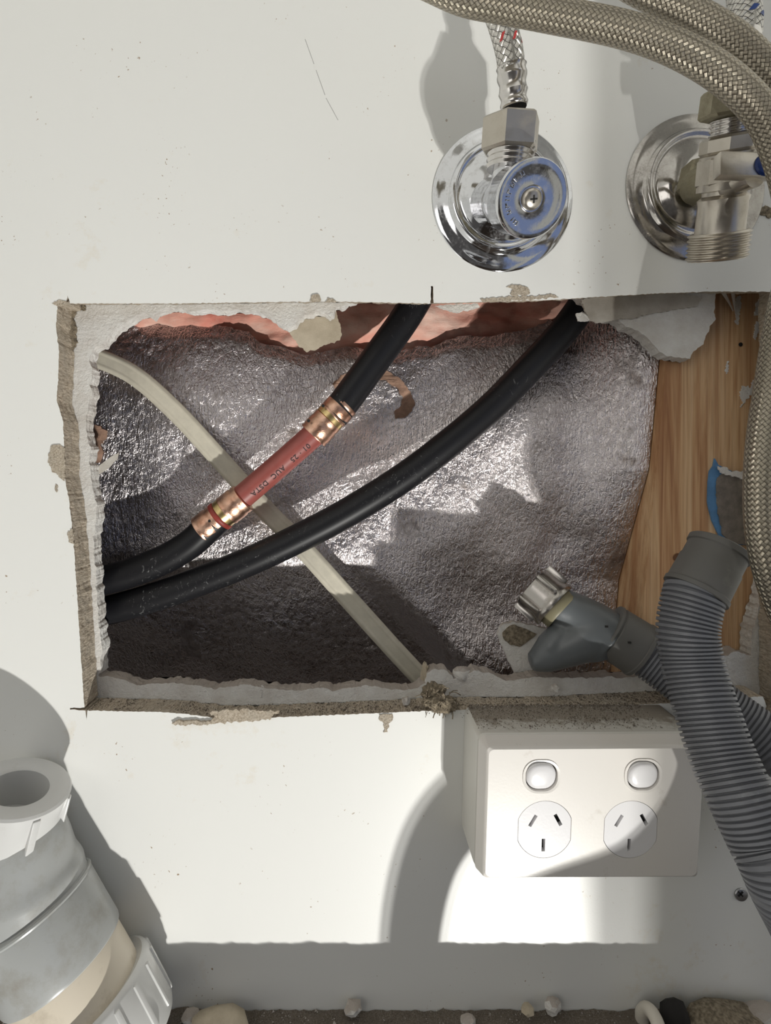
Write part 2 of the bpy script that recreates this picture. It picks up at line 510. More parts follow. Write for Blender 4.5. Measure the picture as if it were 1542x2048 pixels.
dm = m.math('MULTIPLY', m.ramp(dn, [(0.72, (0.10, 0.10, 0.10)), (1.0, (0.85, 0.85, 0.85))]), upw)
m.col(m.mix(dm, (0.66, 0.645, 0.60), (0.23, 0.19, 0.145))); m.rgh(m.math('MULTIPLY_ADD', dm, 0.5, 0.34))
M['outlet_block'] = m.m
M['switch'] = plastic('switch_plastic', (0.76, 0.75, 0.76), 0.22, amt=0.05)
M['hosegrey'] = plastic('grey_hose_plastic', (0.145, 0.15, 0.165), 0.42, dirt=(0.4, 0.4, 0.4), amt=0.25)
M['cuff'] = plastic('grey_cuff_rubber', (0.115, 0.112, 0.105), 0.55, dirt=(0.25, 0.25, 0.22), amt=0.3)
M['spigot'] = plastic('grey_spigot_plastic', (0.115, 0.126, 0.134), 0.36, dirt=(0.3, 0.3, 0.3), amt=0.15)
M['olive'] = plastic('olive_washer', (0.20, 0.18, 0.11), 0.5, amt=0.2)
M['trapwhite'] = plastic('white_trap_plastic', (0.62, 0.62, 0.61), 0.25, amt=0.12, sub=0.15)
M['trapmilky'] = plastic('milky_trap_plastic', (0.40, 0.41, 0.405), 0.30, dirt=(0.24, 0.21, 0.16), amt=0.6, sub=0.3, at=(0.50, 0.74))
M['trapcream'] = plastic('cream_pipe_plastic', (0.68, 0.61, 0.50), 0.35, dirt=(0.33, 0.27, 0.20), amt=0.55, at=(0.50, 0.70))
M['whitepipe'] = plastic('cream_tube', (0.60, 0.56, 0.49), 0.4)
M['bluepaint'] = simple('blue_paint', (0.10, 0.24, 0.44), 0.6, var=0.15)
M['greycement'] = simple('grey_patch', (0.22, 0.19, 0.16), 0.95, var=0.25, bump=0.7, bs=900, bd=0.001)
M['fibre'] = simple('wood_fibre', (0.34, 0.28, 0.20), 1.0, var=0.45, vs_=500, bump=1.0, bs=1200, bd=0.002)
M['dark'] = simple('dark_cavity', (0.018, 0.016, 0.016), 0.9, var=0.1)
M['graphite'] = simple('pencil_mark', (0.34, 0.33, 0.32), 0.8, var=0.2, vs_=900)
M['roomfloor'] = simple('room_floor_boards', (0.20, 0.15, 0.11), 0.5, var=0.3, vs_=6)

# ================================================================ structure
# ---- the white back panel with its sawn opening
hole_px = [(115, 605), (112, 655), (118, 700), (116, 760), (113, 800), (126, 842), (128, 884), (129, 955), (138, 1000),
           (143, 1045), (149, 1109), (156, 1219), (162, 1315), (168, 1405), (169, 1415), (140, 1416), (140, 1419), (171, 1421),
           (173, 1441), (175, 1421), (320, 1424), (365, 1427), (430, 1436), (500, 1437), (620, 1432), (760, 1426), (875, 1421),
           (925, 1420), (1100, 1418), (1480, 1400), (1500, 1394), (1526, 1393), (1537, 1425), (1552, 1440), (1562, 1425),
           (1562, 584), (1440, 583), (1330, 586), (1160, 596), (1100, 600), (960, 604), (867, 606), (866, 572), (862, 572), (861, 607),
           (720, 604), (630, 603), (350, 607), (140, 607), (135, 590), (132, 605)]
smooth_px = {(140, 1416), (140, 1419), (173, 1441), (866, 572), (862, 572)}
hole = rough([P2(*p) for p in hole_px], 0.0012, 0.00045, 3.0, 500)
hb = []
for i, p in enumerate(hole):      # back of the cut: a little smaller and crumbled
    k = fbm(p.x * 160, p.y * 160, 7.0)
    up = 0.0050 if p.y > 0.4285 and p.x > -0.176 else 0.0      # the upper cut slopes back
    hb.append(Vector((p.x + 0.0008 * k, p.y + up + 0.0008 * fbm(p.x * 160, p.y * 160, 3.0))))
outer = [Vector((-0.42, -0.02)), Vector((0.60, -0.02)), Vector((0.60, 0.72)), Vector((-0.42, 0.72))]
v, f, mi = g_poly(outer, [hole], 0.0, 0.018, outer, [hb], 0.0005, 7)
wall_back = mk('wall_back', v, f, [M['melamine'], M['chip']], smooth=False, midx=mi, origin=(0, 0, 0))
setp(wall_back, kind='structure')
# lifted chips of the coating round the cut, where the core shows
def chip(pts, d=0.7, mat='chip', seed=1.0, name='chipped_coating', parent=None, amp=0.0012, y1=0.0002):
    pl = rough([P2(*p) for p in pts], 0.0008, amp, seed, 420)
    v, f, mi = g_poly(pl, [], -d / 1000, y1)
    return mk(name, v, f, M[mat], parent or wall_back, smooth=False)
chip([(112, 888), (104, 892), (98, 905), (97, 925), (104, 938), (116, 952), (128, 962), (132, 930), (129, 893)], 0.6, seed=2)
chip([(112, 968), (117, 974), (115, 984), (110, 978)], 0.4, seed=3)
chip([(137, 1062), (144, 1058), (150, 1090), (143, 1088), (136, 1078)], 0.5, seed=4)
chip([(104, 606), (116, 602), (122, 600), (140, 606), (128, 612), (112, 612)], 0.5, seed=5)
chip([(1012, 574), (1022, 570), (1040, 571), (1056, 576), (1060, 586), (1050, 592), (1038, 590), (1030, 594), (1020, 588), (1028, 580)], 0.6, seed=6)
chip([(960, 598), (1010, 594), (1060, 592), (1110, 590), (1117, 596), (1060, 600), (1000, 603), (965, 604)], 0.5, seed=7)
chip([(620, 604), (622, 594), (632, 589), (640, 593), (642, 602)], 0.9, seed=8)
chip([(650, 604), (655, 597), (668, 598), (673, 604)], 0.7, seed=9)
chip([(758, 1428), (784, 1428), (786, 1440), (776, 1448), (775, 1462), (768, 1464), (768, 1446), (760, 1438)], 0.6, seed=10)
chip([(1520, 416), (1532, 413), (1552, 418), (1552, 436), (1530, 434), (1518, 427)], 0.5, 'fibre', seed=11)
chip([(1530, 1420), (1538, 1400), (1556, 1398), (1556, 1450), (1540, 1440)], 1.2, 'fibre', seed=12, y1=0.004)
# the long splinter below the lower edge
def sliver(px_pts, w0, w1, d, mat, name, parent):
    path, L = spline([W(x, y, dd) for x, y, dd in px_pts], 0.002)
    return MB().add(g_tube(path, lambda s: w0 + (w1 - w0) * s / L, 8)).build(name, mat, parent)
chip([(345, 1445), (352, 1440), (420, 1440), (430, 1430), (420, 1424), (450, 1418), (500, 1416), (520, 1420), (560, 1420), (540, 1436), (480, 1441), (400, 1448), (352, 1449)], 1.6, 'chip', seed=14, name='splinter')
# pencil strokes on the panel
for (x0, y0, x1, y1) in ((610, 78, 628, 128), (632, 140, 650, 190), (652, 196, 676, 240)):
    a, b = P2(x0, y0), P2(x1, y1)
    nn = Vector((-(b - a).y, (b - a).x)).normalized() * 0.00016
    v, f, mi = g_poly([a - nn, b - nn, b + nn, a + nn], [], -0.00004, 0.0001)
    mk('pencil_mark', v, f, M['graphite'], wall_back, smooth=False)

# ---- plasterboard layer behind the panel
pl_px = [(200, 1349), (205, 1343), (203, 1325), (208, 1300), (201, 1250), (197, 1200), (193, 1130), (190, 1090), (195, 1035), (198, 1010), (190, 985), (187, 960),
         (181, 925), (186, 900), (178, 878), (174, 850), (180, 812), (186, 790), (184, 760), (188, 740), (182, 715), (190, 697), (205, 692),
         (215, 678), (232, 660), (250, 648), (262, 640), (275, 632), (292, 628), (303, 636), (318, 622), (332, 617), (370, 621), (378, 624), (400, 620), (440, 621),
         (478, 621), (510, 622), (535, 632), (552, 641), (562, 654), (575, 657), (592, 650), (598, 640), (612, 632), (632, 624), (648, 628), (660, 634), (667, 626),
         (672, 615), (690, 611), (705, 606), (718, 596), (740, 580), (1135, 575), (1165, 600), (1195, 632), (1235, 643), (1252, 655), (1272, 663), (1283, 672),
         (1294, 681), (1303, 691), (1316, 706), (1330, 712), (1350, 716), (1377, 719), (1382, 706), (1402, 690), (1407, 674), (1417, 655), (1427, 640),
         (1423, 625), (1427, 606), (1430, 575), (1700, 565), (1700, 1100), (1530, 1140), (1522, 1180), (1510, 1230), (1500, 1260), (1498, 1310), (1470, 1302), (1436, 1312),
         (1420, 1335), (1330, 1345), (1240, 1352), (1180, 1352), (1120, 1354), (1060, 1352), (1010, 1360), (985, 1347), (955, 1338), (930, 1348), (906, 1356), (893, 1340),
         (880, 1336), (862, 1337), (853, 1346), (851, 1366), (835, 1372), (808, 1380), (771, 1374), (734, 1367), (700, 1374), (666, 1380), (644, 1373), (585, 1379),
         (521, 1372), (489, 1366), (431, 1376), (399, 1368), (335, 1362), (277, 1367), (240, 1355)]
plo = rough([P2(x, y, -20.5) for x, y in pl_px], 0.0010, 0.0012, 11.0, 190)
plb = [Vector((p.x + 0.0012 * fbm(p.x * 200, p.y * 200, 5), p.y + 0.0012 * fbm(p.x * 200, p.y * 200, 9))) for p in plo]
# layered front edge: gypsum broken back, paper behind
po = [Vector((-0.42, -0.02)), Vector((0.60, -0.02)), Vector((0.60, 0.72)), Vector((-0.42, 0.72))]
v, f, mi = g_poly(po, [plo], 0.0185, 0.0290, po, [plb], 0.0006, 6)
mi = [1 if all(v[i].y > 0.0289 for i in q) else 0 for q in f]
M['darkbackpaper'] = simple('darkened_back_paper', (0.13, 0.11, 0.09), 0.95, var=0.2)  # tone set darker than real paper, so the foil mirrors a dark cavity
wall_rear = mk('wall_rear', v, f, [M['plaster'], M['darkbackpaper']], smooth=False, midx=mi, origin=(0, 0.0185, 0))
setp(wall_rear, kind='structure')
def flap(pts, y0, y1, mat, name, parent, seed=1.0, amp=0.0009, d=None):
    dd = -y0 * 1000 if d is None else d
    pl = rough([P2(x, y, dd) for x, y in pts], 0.0009, amp, seed, 420)
    v, f, mi = g_poly(pl, [], y0, y1)
    return mk(name, v, f, M[mat], parent, smooth=False)
flap([(570, 656), (592, 648), (598, 640), (612, 632), (632, 622), (655, 632), (672, 618), (676, 640), (682, 655), (684, 668), (680, 680), (665, 685), (648, 690), (635, 698), (612, 704), (600, 694), (590, 680), (577, 664)],
     0.0294, 0.0302, 'paper', 'torn_paper', wall_rear, 21)
flap([(1163, 600), (1172, 625), (1180, 640), (1196, 645), (1225, 641), (1240, 637), (1270, 636), (1290, 630), (1330, 622), (1370, 616), (1395, 612), (1405, 596), (1370, 588), (1300, 586), (1210, 588)],
     0.0172, 0.0186, 'greypaper', 'torn_paper', wall_rear, 22)
flap([(870, 612), (890, 609), (955, 607), (960, 614), (945, 619), (910, 626), (895, 621)], 0.0190, 0.0198, 'plaster', 'torn_paper', wall_rear, 23)
flap([(1152, 628), (1165, 622), (1178, 634), (1183, 641), (1170, 643), (1156, 642)], 0.0176, 0.0184, 'plaster', 'torn_paper', wall_rear, 24)
flap([(186, 944), (200, 930), (215, 918), (238, 904), (234, 917), (220, 934), (200, 948), (186, 956)], 0.0290, 0.0297, 'greypaper', 'torn_paper', wall_rear, 25, 0.0004)
# green-grey chipboard crumbs in the top left corner of the cut
flap([(134, 612), (150, 608), (168, 610), (170, 620), (150, 622), (148, 640), (152, 668), (150, 690), (144, 700), (138, 680), (134, 650)], 0.0168, 0.0184, 'fibre', 'crumbled_core', wall_back, 26, 0.0016)

# ---- shelf ledge at the bottom (sawn chipboard, covered in dust)
fl = []
nx, ny = 420, 26
v = []; f = []
for j in range(ny + 1):
    for i in range(nx + 1):
        x = -0.42 + 1.02 * i / nx; y = -0.0005 - 0.0488 * j / ny
        z = 0.0012 * fbm(x * 60, y * 60, 2) + 0.0009 * fbm(x * 400, y * 400, 4) + 0.003 * max(0, fbm(x * 14, 3.0, 1)) * math.exp(-((y + 0.001) / 0.008) ** 2)
        v.append((x, y, z))
for j in range(ny):
    for i in range(nx):
        a = j * (nx + 1) + i; f.append((a, a + 1, a + nx + 2, a + nx + 1))
b = len(v)
v += [(x_, y_, -0.018) for x_, y_ in ((-0.42, -0.0005), (0.60, -0.0005), (0.60, -0.0493), (-0.42, -0.0493))]
top = [0, nx, (ny + 1) * (nx + 1) - 1, ny * (nx + 1)]
f += [tuple([b, b + 1] + list(range(nx, -1, -1))), tuple([b + 3, b + 2] + list(range(top[2], top[3] - 1, -1)))[0:0] or (b, b + 3, b + 2, b + 1)]
f.append(tuple([b + 2, b + 3] + list(range(top[3], top[2] + 1))))
floor = mk('floor', v, f, M['dust'], origin=(0, -0.025, -0.018))
setp(floor, kind='structure')
# ---- the rest of the cupboard and room, outside the frame, with an added shading post
def sbox(name, x0, x1, y0, y1, z0, z1, mat):
    o = MB().add(g_box(((x0 + x1) / 2, (y0 + y1) / 2, (z0 + z1) / 2), (x1 - x0, y1 - y0, z1 - z0), bev=0.0006)).build(name, mat, smooth=False)
    return setp(o, kind='structure')
sbox('shade_post', 0.280, 0.345, -0.508, -0.492, -0.985, 0.72, M['melamine'])      # added unseen post, keeps the low lamp off the right of the wall
sbox('wall_right', 0.6015, 0.618, -0.505, -0.0005, -0.09, 0.72, M['melamine'])
sbox('wall_left', -0.438, -0.4215, -0.505, 0.018, -0.09, 0.72, M['melamine'])
sbox('ceiling', -0.438, 0.618, -0.55, 0.018, 0.7205, 0.745, M['melamine'])
sbox('floor_room', -1.6, 1.6, -3.0, 0.10, -1.02, -1.0, M['roomfloor'])

# ---- cavity: foil faced batt
studx0, studx1 = 0.2095, 0.1885      # stud's left edge at z=.42 and z=.20
def stud_left(z): return studx1 + (studx0 - studx1) * (z - 0.20) / 0.22
def foil_y(x, z):
    b = 0.0780
    b -= 0.020 * math.exp(-((x - 0.13) / 0.075) ** 2 - ((z - 0.355) / 0.085) ** 2)
    b -= 0.006 * math.exp(-((x + 0.10) / 0.10) ** 2 - ((z - 0.37) / 0.05) ** 2)
    b += 0.005 * math.exp(-((x - 0.10) / 0.06) ** 2 - ((z - 0.225) / 0.03) ** 2)
    b += 0.0030 * fbm(x * 13, z * 13, 1.0, 3) + 0.00035 * fbm(x * 45, z * 45, 2.0, 3)
    b += 0.0020 * math.sin(x * 60 + z * 25) * math.exp(-((z - 0.33) / 0.06) ** 2) * 0.6
    e = (stud_left(z) - x)
    t = max(0.0, min(1.0, 1 - e / 0.055)); t = t * t * (3 - 2 * t)
    u = max(0.0, min(1.0, (z - 0.25) / 0.08))
    b += ((0.064 - 0.026 * u) - b) * t
    # lower left the sheet is tilted back so it mirrors the dark cavity
    xe = 0.075 - 0.9 * (z - 0.20)
    w = max(0.0, min(1.0, (xe - x) / 0.035)); w = w * w * (3 - 2 * w)
    dz = 0.268 - z
    if dz > 0: b += w * 0.36 * dz * dz / (dz + 0.012)
    return b
top_px = [(100, 520), (215, 580), (280, 640), (321, 640), (422, 642), (482, 656), (506, 678), (562, 692), (602, 705), (643, 692), (689, 688), (733, 693), (780, 700), (825, 684), (850, 690),
          (881, 673), (942, 666), (1002, 664), (1042, 652), (1082, 636), (1123, 627), (1180, 590), (1240, 540), (1400, 520)]
tp = [P2(x, y, -68) for x, y in top_px]
def foil_top(x):
    for a, b in zip(tp, tp[1:]):
        if a.x <= x <= b.x: return a.y + (b.y - a.y) * (x - a.x) / (b.x - a.x) + 0.0012 * fbm(x * 260, 1, 1) + 0.0016 * fbm(x * 60, 5, 1)
    return 0.5
fx0 = -0.235
nx, nz = 300, 240
v = []; f = []
for j in range(nz + 1):
    for i in range(nx + 1):
        t = j / nz
        x = fx0 + (0.2 - fx0) * i / nx
        zt = foil_top(x); z = 0.085 + (zt - 0.085) * t
        x = fx0 + (stud_left(z) - 0.0008 - fx0) * i / nx
        y = foil_y(x, z)
        if t > 0.97: y += 0.003 * (t - 0.97) / 0.03
        v.append((x, y, z))
for j in range(nz):
    for i in range(nx):
        a = j * (nx + 1) + i; f.append((a, a + 1, a + nx + 2, a + nx + 1))
batt = thing('insulation_batt', (0, 0.085, 0.085), 'silver foil faced pink insulation batt inside the wall opening', 'insulation')
mk('foil_facing', v, f, M['foil'], batt, sharp=180)
# pink wool behind and above the foil
nx, nz = 160, 60
v = []; f = []
for j in range(nz + 1):
    for i in range(nx + 1):
        x = fx0 + (0.196 - fx0) * i / nx; z = 0.36 + 0.14 * j / nz
        y = 0.0850 + 0.006 * fbm(x * 30, z * 45, 5, 4) + 0.0012 * fbm(x * 150, z * 260, 5, 4)
        k = (z - 0.425) / 0.03
        y -= 0.016 * max(0, min(1, k)) * (0.6 + 0.5 * math.sin(x * 34 + 1))
        v.append((x, min(y, 0.09), z))
for j in range(nz):
    for i in range(nx):
        a = j * (nx + 1) + i; f.append((a, a + 1, a + nx + 2, a + nx + 1))
mk('pink_wool', v, f, M['pink'], batt, sharp=180)
MB().add(g_box((-0.033, 0.165, 0.29), (0.404, 0.05, 0.41))).build('wool_core', M['pink'], batt, smooth=False)
def foil_patch(pts, mat, name, seed, lift=0.0006, amp=0.0010):
    pl = rough([P2(x, y, -74) for x, y in pts], 0.0011, amp, seed, 350)
    cx = sum(p.x for p in pl) / len(pl); cz = sum(p.y for p in pl) / len(pl)
    tri = tessellate_polygon([[Vector((p.x, p.y, 0)) for p in pl]])
    bm = bmesh.new()
    vs_ = [bm.verts.new((p.x, 0, p.y)) for p in pl]
    for t in tri:
        try: bm.faces.new([vs_[i] for i in t])
        except ValueError: pass
    bmesh.ops.subdivide_edges(bm, edges=[e for e in bm.edges if e.calc_length() > 0.004], cuts=2, use_grid_fill=True)
    bmesh.ops.triangulate(bm, faces=bm.faces[:])
    for q in bm.verts: q.co.y = foil_y(q.co.x, q.co.z) - lift - 0.0006 * (1 + fbm(q.co.x * 200, q.co.z * 200, seed))
    bm.verts.ensure_lookup_table()
    v = [q.co.copy() for q in bm.verts]; f = [tuple(q.index for q in w.verts) for w in bm.faces]; bm.free()
    return mk(name, v, f, M[mat], batt, sharp=180)
foil_patch([(665, 768), (680, 752), (705, 742), (740, 738), (775, 742), (800, 758), (818, 782), (828, 808), (822, 824), (806, 836), (790, 838), (788, 824), (800, 812), (805, 795), (792, 776), (770, 762), (740, 756), (712, 760), (695, 770), (676, 790)], 'brownpaper', 'foil_tear', 31)
foil_patch([(150, 850), (178, 846), (200, 852), (215, 862), (214, 876), (200, 890), (206, 905), (200, 925), (180, 930), (150, 925)], 'brownpaper', 'foil_tear', 32)

# ---- timber stud
def studpoly():
    z0, z1 = 0.06, 0.56
    return [(stud_left(z0), z0), (stud_left(z0) + 0.0725, z0), (stud_left(z1) + 0.0725, z1), (stud_left(z1), z1)]
stud = thing('timber_stud', (0.235, 0.06, 0.06), 'orange pine wall stud upright at the right of the opening', 'timber')
v, f, mi = g_poly([Vector(p) for p in studpoly()], [], 0.0296, 0.115)
mk('stud_board', v, f, M['pine'], stud, smooth=False)
def on_stud(px, py, lift=0.0): return W(px, py, -29.6 + lift)
MB().add(g_lathe([(0.0013, 0), (0.0013, 0.0003)], on_stud(1481, 689, .35), (0, -1, 0), 14)).build('nail_hole', M['slot'], stud)
MB().add(g_lathe([(0.0030, 0), (0.0026, 0.0004)], on_stud(1355, 1115, .4), (0, -1, 0), 14)).build('knot', simple('pine_knot', (0.16, 0.07, 0.03), 0.7, var=0.3), stud)
for k, pts in enumerate([[(1470, 595), (1480, 592), (1482, 610), (1478, 630), (1476, 650), (1470, 645)],
                         [(1510, 648), (1519, 640), (1517, 660), (1510, 680), (1506, 676)],
                         [(1505, 760), (1500, 775), (1484, 772), (1478, 790), (1485, 805), (1480, 815), (1492, 800), (1506, 785), (1512, 765)],
                         [(1452, 728), (1456, 722), (1456, 740), (1453, 748), (1450, 742)],
                         [(1511, 605), (1524, 596), (1528, 612), (1520, 630), (1508, 632)]]):
    pl = rough([P2(x, y, -29.6) for x, y in pts], 0.0005, 0.0012, 40 + k, 700)
    v, f, mi = g_poly(pl, [], 0.0291, 0.0297)
    mk('plaster_smear', v, f, M['plaster'], stud, smooth=False)
# blue edged patch stuck on the stud
patch = thing('filler_patch', W(1465, 1090, -27), 'grey rounded filler patch with a blue edge on the pine stud', 'patch')
v, f, mi = g_poly(rough([P2(x, y, -28) for x, y in [(1430, 917), (1437, 930), (1455, 938), (1485, 952), (1540, 965), (1550, 1090), (1460, 1090), (1440, 1074), (1424, 1040), (1416, 1005), (1417, 965), (1420, 942), (1427, 932)]], 0.002, 0.0002, 3), [], 0.0280, 0.0294)
mk('blue_edge', v, f, M['bluepaint'], patch, smooth=False)
v, f, mi = g_poly(rough([P2(x, y, -27) for x, y in [(1440, 950), (1460, 944), (1500, 950), (1540, 968), (1550, 1088), (1462, 1088), (1446, 1070), (1438, 1030), (1433, 990), (1434, 962)]], 0.001, 0.0007, 5), [], 0.0266, 0.0281)
mk('grey_core', v, f, M['greycement'], patch, smooth=False)
v, f, mi = g_poly(rough([P2(x, y, -26) for x, y in [(1434, 932), (1450, 936), (1462, 944), (1486, 942), (1506, 948), (1508, 968), (1486, 958), (1460, 952), (1440, 946)]], 0.0007, 0.0012, 6, 500), [], 0.0254, 0.0267)
mk('plaster_crumbs', v, f, M['plaster'], patch, smooth=False)

# ================================================================ things in the cavity
# flat cable
cab, L = spline([W(120, 690, -60), W(195, 716, -60), W(270, 752, -60), W(350, 822, -61), W(430, 908, -62), W(520, 1008, -62), W(600, 1090, -63), W(690, 1190, -63), W(780, 1290, -63), W(850, 1366, -64), W(900, 1425, -64)], 0.002)
T, X = frames(cab, (0, -1, 0))
prof = []
n = 48
for i in range(n):
    q = 2 * PI * i / n
    cx_, sx_ = math.cos(q), math.sin(q)
    w_ = 0.0071 * math.copysign(abs(cx_) ** 0.55, cx_)
    h_ = 0.0024 * math.copysign(abs(sx_) ** 0.7, sx_) * (1 + 0.17 * math.cos(w_ / 0.0071 * PI * 3.1))
    prof.append((w_, h_))
loops = []
for j, p in enumerate(cab):
    y_ = T[j].cross(X[j])
    loops.append([p + y_ * a + X[j] * b_ for a, b_ in prof])
o = MB().add(g_loft(loops)).build('flat_cable', M['cable'], sharp=60)
setp(o, 'flat off-white ribbed electrical cable running diagonally across the foil', 'cable')

# black pipe two: one long curve
p2, L = spline([W(1260, 470, -48), W(1168, 606, -48), W(1120, 670, -47), W(1060, 735, -45), (W(985, 812, -44)), W(900, 885, -43), W(810, 953, -43), W(700, 1022, -43), W(600, 1075, -44), W(500, 1122, -45), W(400, 1162, -46), W(300, 1197, -47), W(210, 1222, -48), W(120, 1240, -48), W(60, 1250, -48)], 0.0025)
o = MB().add(g_tube(p2, 0.0102, 36)).build('black_water_pipe', M['black'])
setp(o, 'long black lagged water pipe curving unbroken across the opening, the lower one', 'pipe')
# black pipe one with joined repair section
A_, B_ = W(688, 812, -42), W(428, 1046, -42)
jt = thing('repaired_water_pipe', W(560, 930, -42), 'black lagged water pipe with a red section crimped in by copper rings', 'pipe')
up_, _ = spline([W(900, 480, -46), W(850, 570, -46), W(808, 640, -45), W(752, 718, -43), W(690, 803, -42), W(668, 830, -42)], 0.0025)
MB().add(g_tube(up_, 0.0106, 36)).build('pipe_sleeve', M['black'], jt)
lo_, _ = spline([W(440, 1035, -42), W(415, 1057, -42), W(380, 1088, -43), (W(330, 1118, -44)), W(260, 1146, -45), W(190, 1164, -46), W(90, 1180, -47)], 0.0025)
MB().add(g_tube(lo_, 0.0102, 36)).build('pipe_sleeve', M['black'], jt)
rp, _ = spline([W(652, 846, -42), W(620, 876, -42), W(568, 922, -42), W(516, 967, -42), W(466, 1010, -42)], 0.002)
red = MB().add(g_tube(rp, 0.0084, 96)).build('red_pipe', M['redpipe'], jt)
def ring(px0, py0, px1, py1, prof, mat, name, mirror=False, d=-42):
    a, b = W(px0, py0, d), W(px1, py1, d)
    L = (b - a).length
    return MB().add(g_lathe([(r * 0.001, t * L) for r, t in prof], a, b - a, 48)).build(name, M[mat], jt, sharp=50)
rc = [(9.6, 0), (10.6, 0.03), (10.7, 0.2), (10.3, 0.28), (10.9, 0.36), (10.9, 0.8), (10.5, 0.86), (11.0, 0.93), (10.8, 0.99), (9.0, 1)]
u1 = ring(690, 806, 664, 832, [(10.2, 0)] + rc[1:], 'copper', 'crimp_ring')
ring(665, 831, 656, 840, [(9.8, 0), (10.4, .1), (10.4, .9), (9.8, 1)], 'brass', 'coupling_collar')
ring(657, 839, 626, 872, rc, 'copper', 'crimp_ring')
ring(487, 995, 453, 1022, rc, 'copper', 'crimp_ring')
ring(454, 1021, 443, 1030, [(9.6, 0), (10.3, .1), (10.3, .9), (9.6, 1)], 'brass', 'coupling_collar')
ring(444, 1029, 436, 1036, [(10.2, 0), (11.0, .2), (11.0, .8), (10.2, 1)], 'redring', 'sealing_ring')
ring(437, 1035, 403, 1062, rc, 'copper', 'crimp_ring')
for (px, py, a) in ((646, 812, 0), (617, 842, 0), (419, 1042, 0)):
    c = W(px, py, -32.3)
    MB().add(g_lathe([(0.0010, 0), (0.0010, 0.0012)], c, (0.2, -1, 0.1), 12)).build('sight_hole', M['slot'], jt)
# printed letters wrapped on the red pipe (text flows from upper right to lower left)
def text_mesh(s, size):
    cu = bpy.data.curves.new('t', 'FONT'); cu.body = s; cu.size = size; cu.offset = size * 0.012; cu.resolution_u = 3; cu.space_character = 1.12
    ob = bpy.data.objects.new('t', cu); C.objects.link(ob)
    dg = bpy.context.evaluated_depsgraph_get(); me = bpy.data.meshes.new_from_object(ob.evaluated_get(dg))
    vv = [q.co.copy() for q in me.vertices]; ff = [tuple(p.vertices) for p in me.polygons]
    bpy.data.objects.remove(ob); bpy.data.curves.remove(cu); bpy.data.meshes.remove(me)
    return vv, ff
def wrap_text(s, size, start_px, name='printed_letters'):
    vv, ff = text_mesh(s, size)
    # arc length positions along rp
    T, X = frames(rp, (0, -1, 0))
    S = [0]
    for a, b in zip(rp, rp[1:]): S.append(S[-1] + (b - a).length)
    s0 = min(range(len(rp)), key=lambda i: (rp[i] - start_px).length)
    s0 = S[s0]; out = []; R = 0.00868
    for q in vv:
        s_ = s0 + q.x
        j = min(len(rp) - 2, max(0, next((i for i in range(len(S) - 1) if S[i + 1] >= s_), len(rp) - 2)))
        t = (s_ - S[j]) / (S[j + 1] - S[j])
        p = rp[j].lerp(rp[j + 1], t); tt = T[j]; xx = X[j]; yy = tt.cross(xx)
        if yy.z > 0: yy = -yy                        # towards lower right
        ang = 0.30 + q.y / R * 1.0
        out.append(p + xx * math.cos(ang) * R + yy * math.sin(ang) * R)
    return mk(name, out, ff, M['ink'], red, smooth=False)
wrap_text('01 \u00b7 25', 0.0052, W(615, 881, -42))
wrap_text('AUC  DSTA', 0.0052, W(563, 926, -42))

# plaster fragment behind the spigot
fr = thing('plaster_fragment', W(1030, 1345, -26), 'broken white plaster shard with a brown face behind the grey drain spigot', 'fragment')
pl = rough([P2(x, y, -30) for x, y in [(996, 1268), (1006, 1250), (1030, 1244), (1075, 1254), (1110, 1262), (1100, 1320), (1050, 1352), (1032, 1350), (1022, 1330), (1008, 1300)]], 0.0012, 0.0007, 9)
v, f, mi = g_poly(pl, [], 0.0312, 0.0350); mk('plaster_core', v, f, M['plaster'], fr, smooth=False)
pl = rough([P2(x, y, -30) for x, y in [(1005, 1266), (1016, 1254), (1030, 1250), (1060, 1262), (1074, 1268), (1060, 1282), (1040, 1294), (1020, 1290), (1008, 1280)]], 0.0012, 0.0007, 10)
v, f, mi = g_poly(pl, [], 0.0306, 0.0313); mk('brown_face', v, f, M['fibre'], fr, smooth=False)
blob('plaster_lump', W(1465, 1335, -30), (0.0125, 0.006, 0.0085), M['plaster'], seed=4, amp=0.35, jag=True)
setp(bpy.data.objects['plaster_lump'], 'pale plaster lump at the foot of the pine stud beside the grey hose', 'plaster')

# ================================================================ drain spigot and hoses
sp = thing('drain_spigot', W(1140, 1355, -12), 'grey plastic drain spigot with a chrome wing nut lying on the sawn edge', 'spigot')
b = MB()
def tb(pts, rr, n=28):
    path, L = spline([W(*p) for p in pts], 0.002)
    def rad(s):
        t = s / L * (len(rr) - 1); i = min(len(rr) - 2, int(t)); return (rr[i] + (rr[i + 1] - rr[i]) * (t - i)) / 1000
    return g_tube(path, rad, n)
b.add(tb([(1108, 1207, -18), (1150, 1226, -16), (1190, 1250, -13), (1225, 1278, -9)], [12.0, 12.3, 13.4, 14.8, 15.6]))
b.add(tb([(1172, 1224, -15), (1180, 1262, -13), (1192, 1296, -11), (1200, 1318, -10)], [5.5, 12.5, 14, 12.5, 7.5]))
b.add(tb([(1190, 1262, -12), (1150, 1285, -13), (1110, 1305, -14), (1075, 1320, -15), (1060, 1324, -15)], [14.5, 14.5, 13, 11.0, 9.6, 5.5]))
b.add(tb([(1130, 1238, -15), (1120, 1268, -14), (1100, 1295, -14), (1078, 1315, -14)], [4, 8.5, 9.5, 7]))
o = b.build('spigot_body', M['spigot'], sp)
r_ = o.modifiers.new('remesh', 'REMESH'); r_.mode = 'VOXEL'; r_.voxel_size = 0.0011; r_.use_smooth_shade = True
s_ = o.modifiers.new('smooth', 'SMOOTH'); s_.factor = 0.6; s_.iterations = 14
ax = (W(1112, 1213, -17) - W(1062, 1170, -26)).normalized()
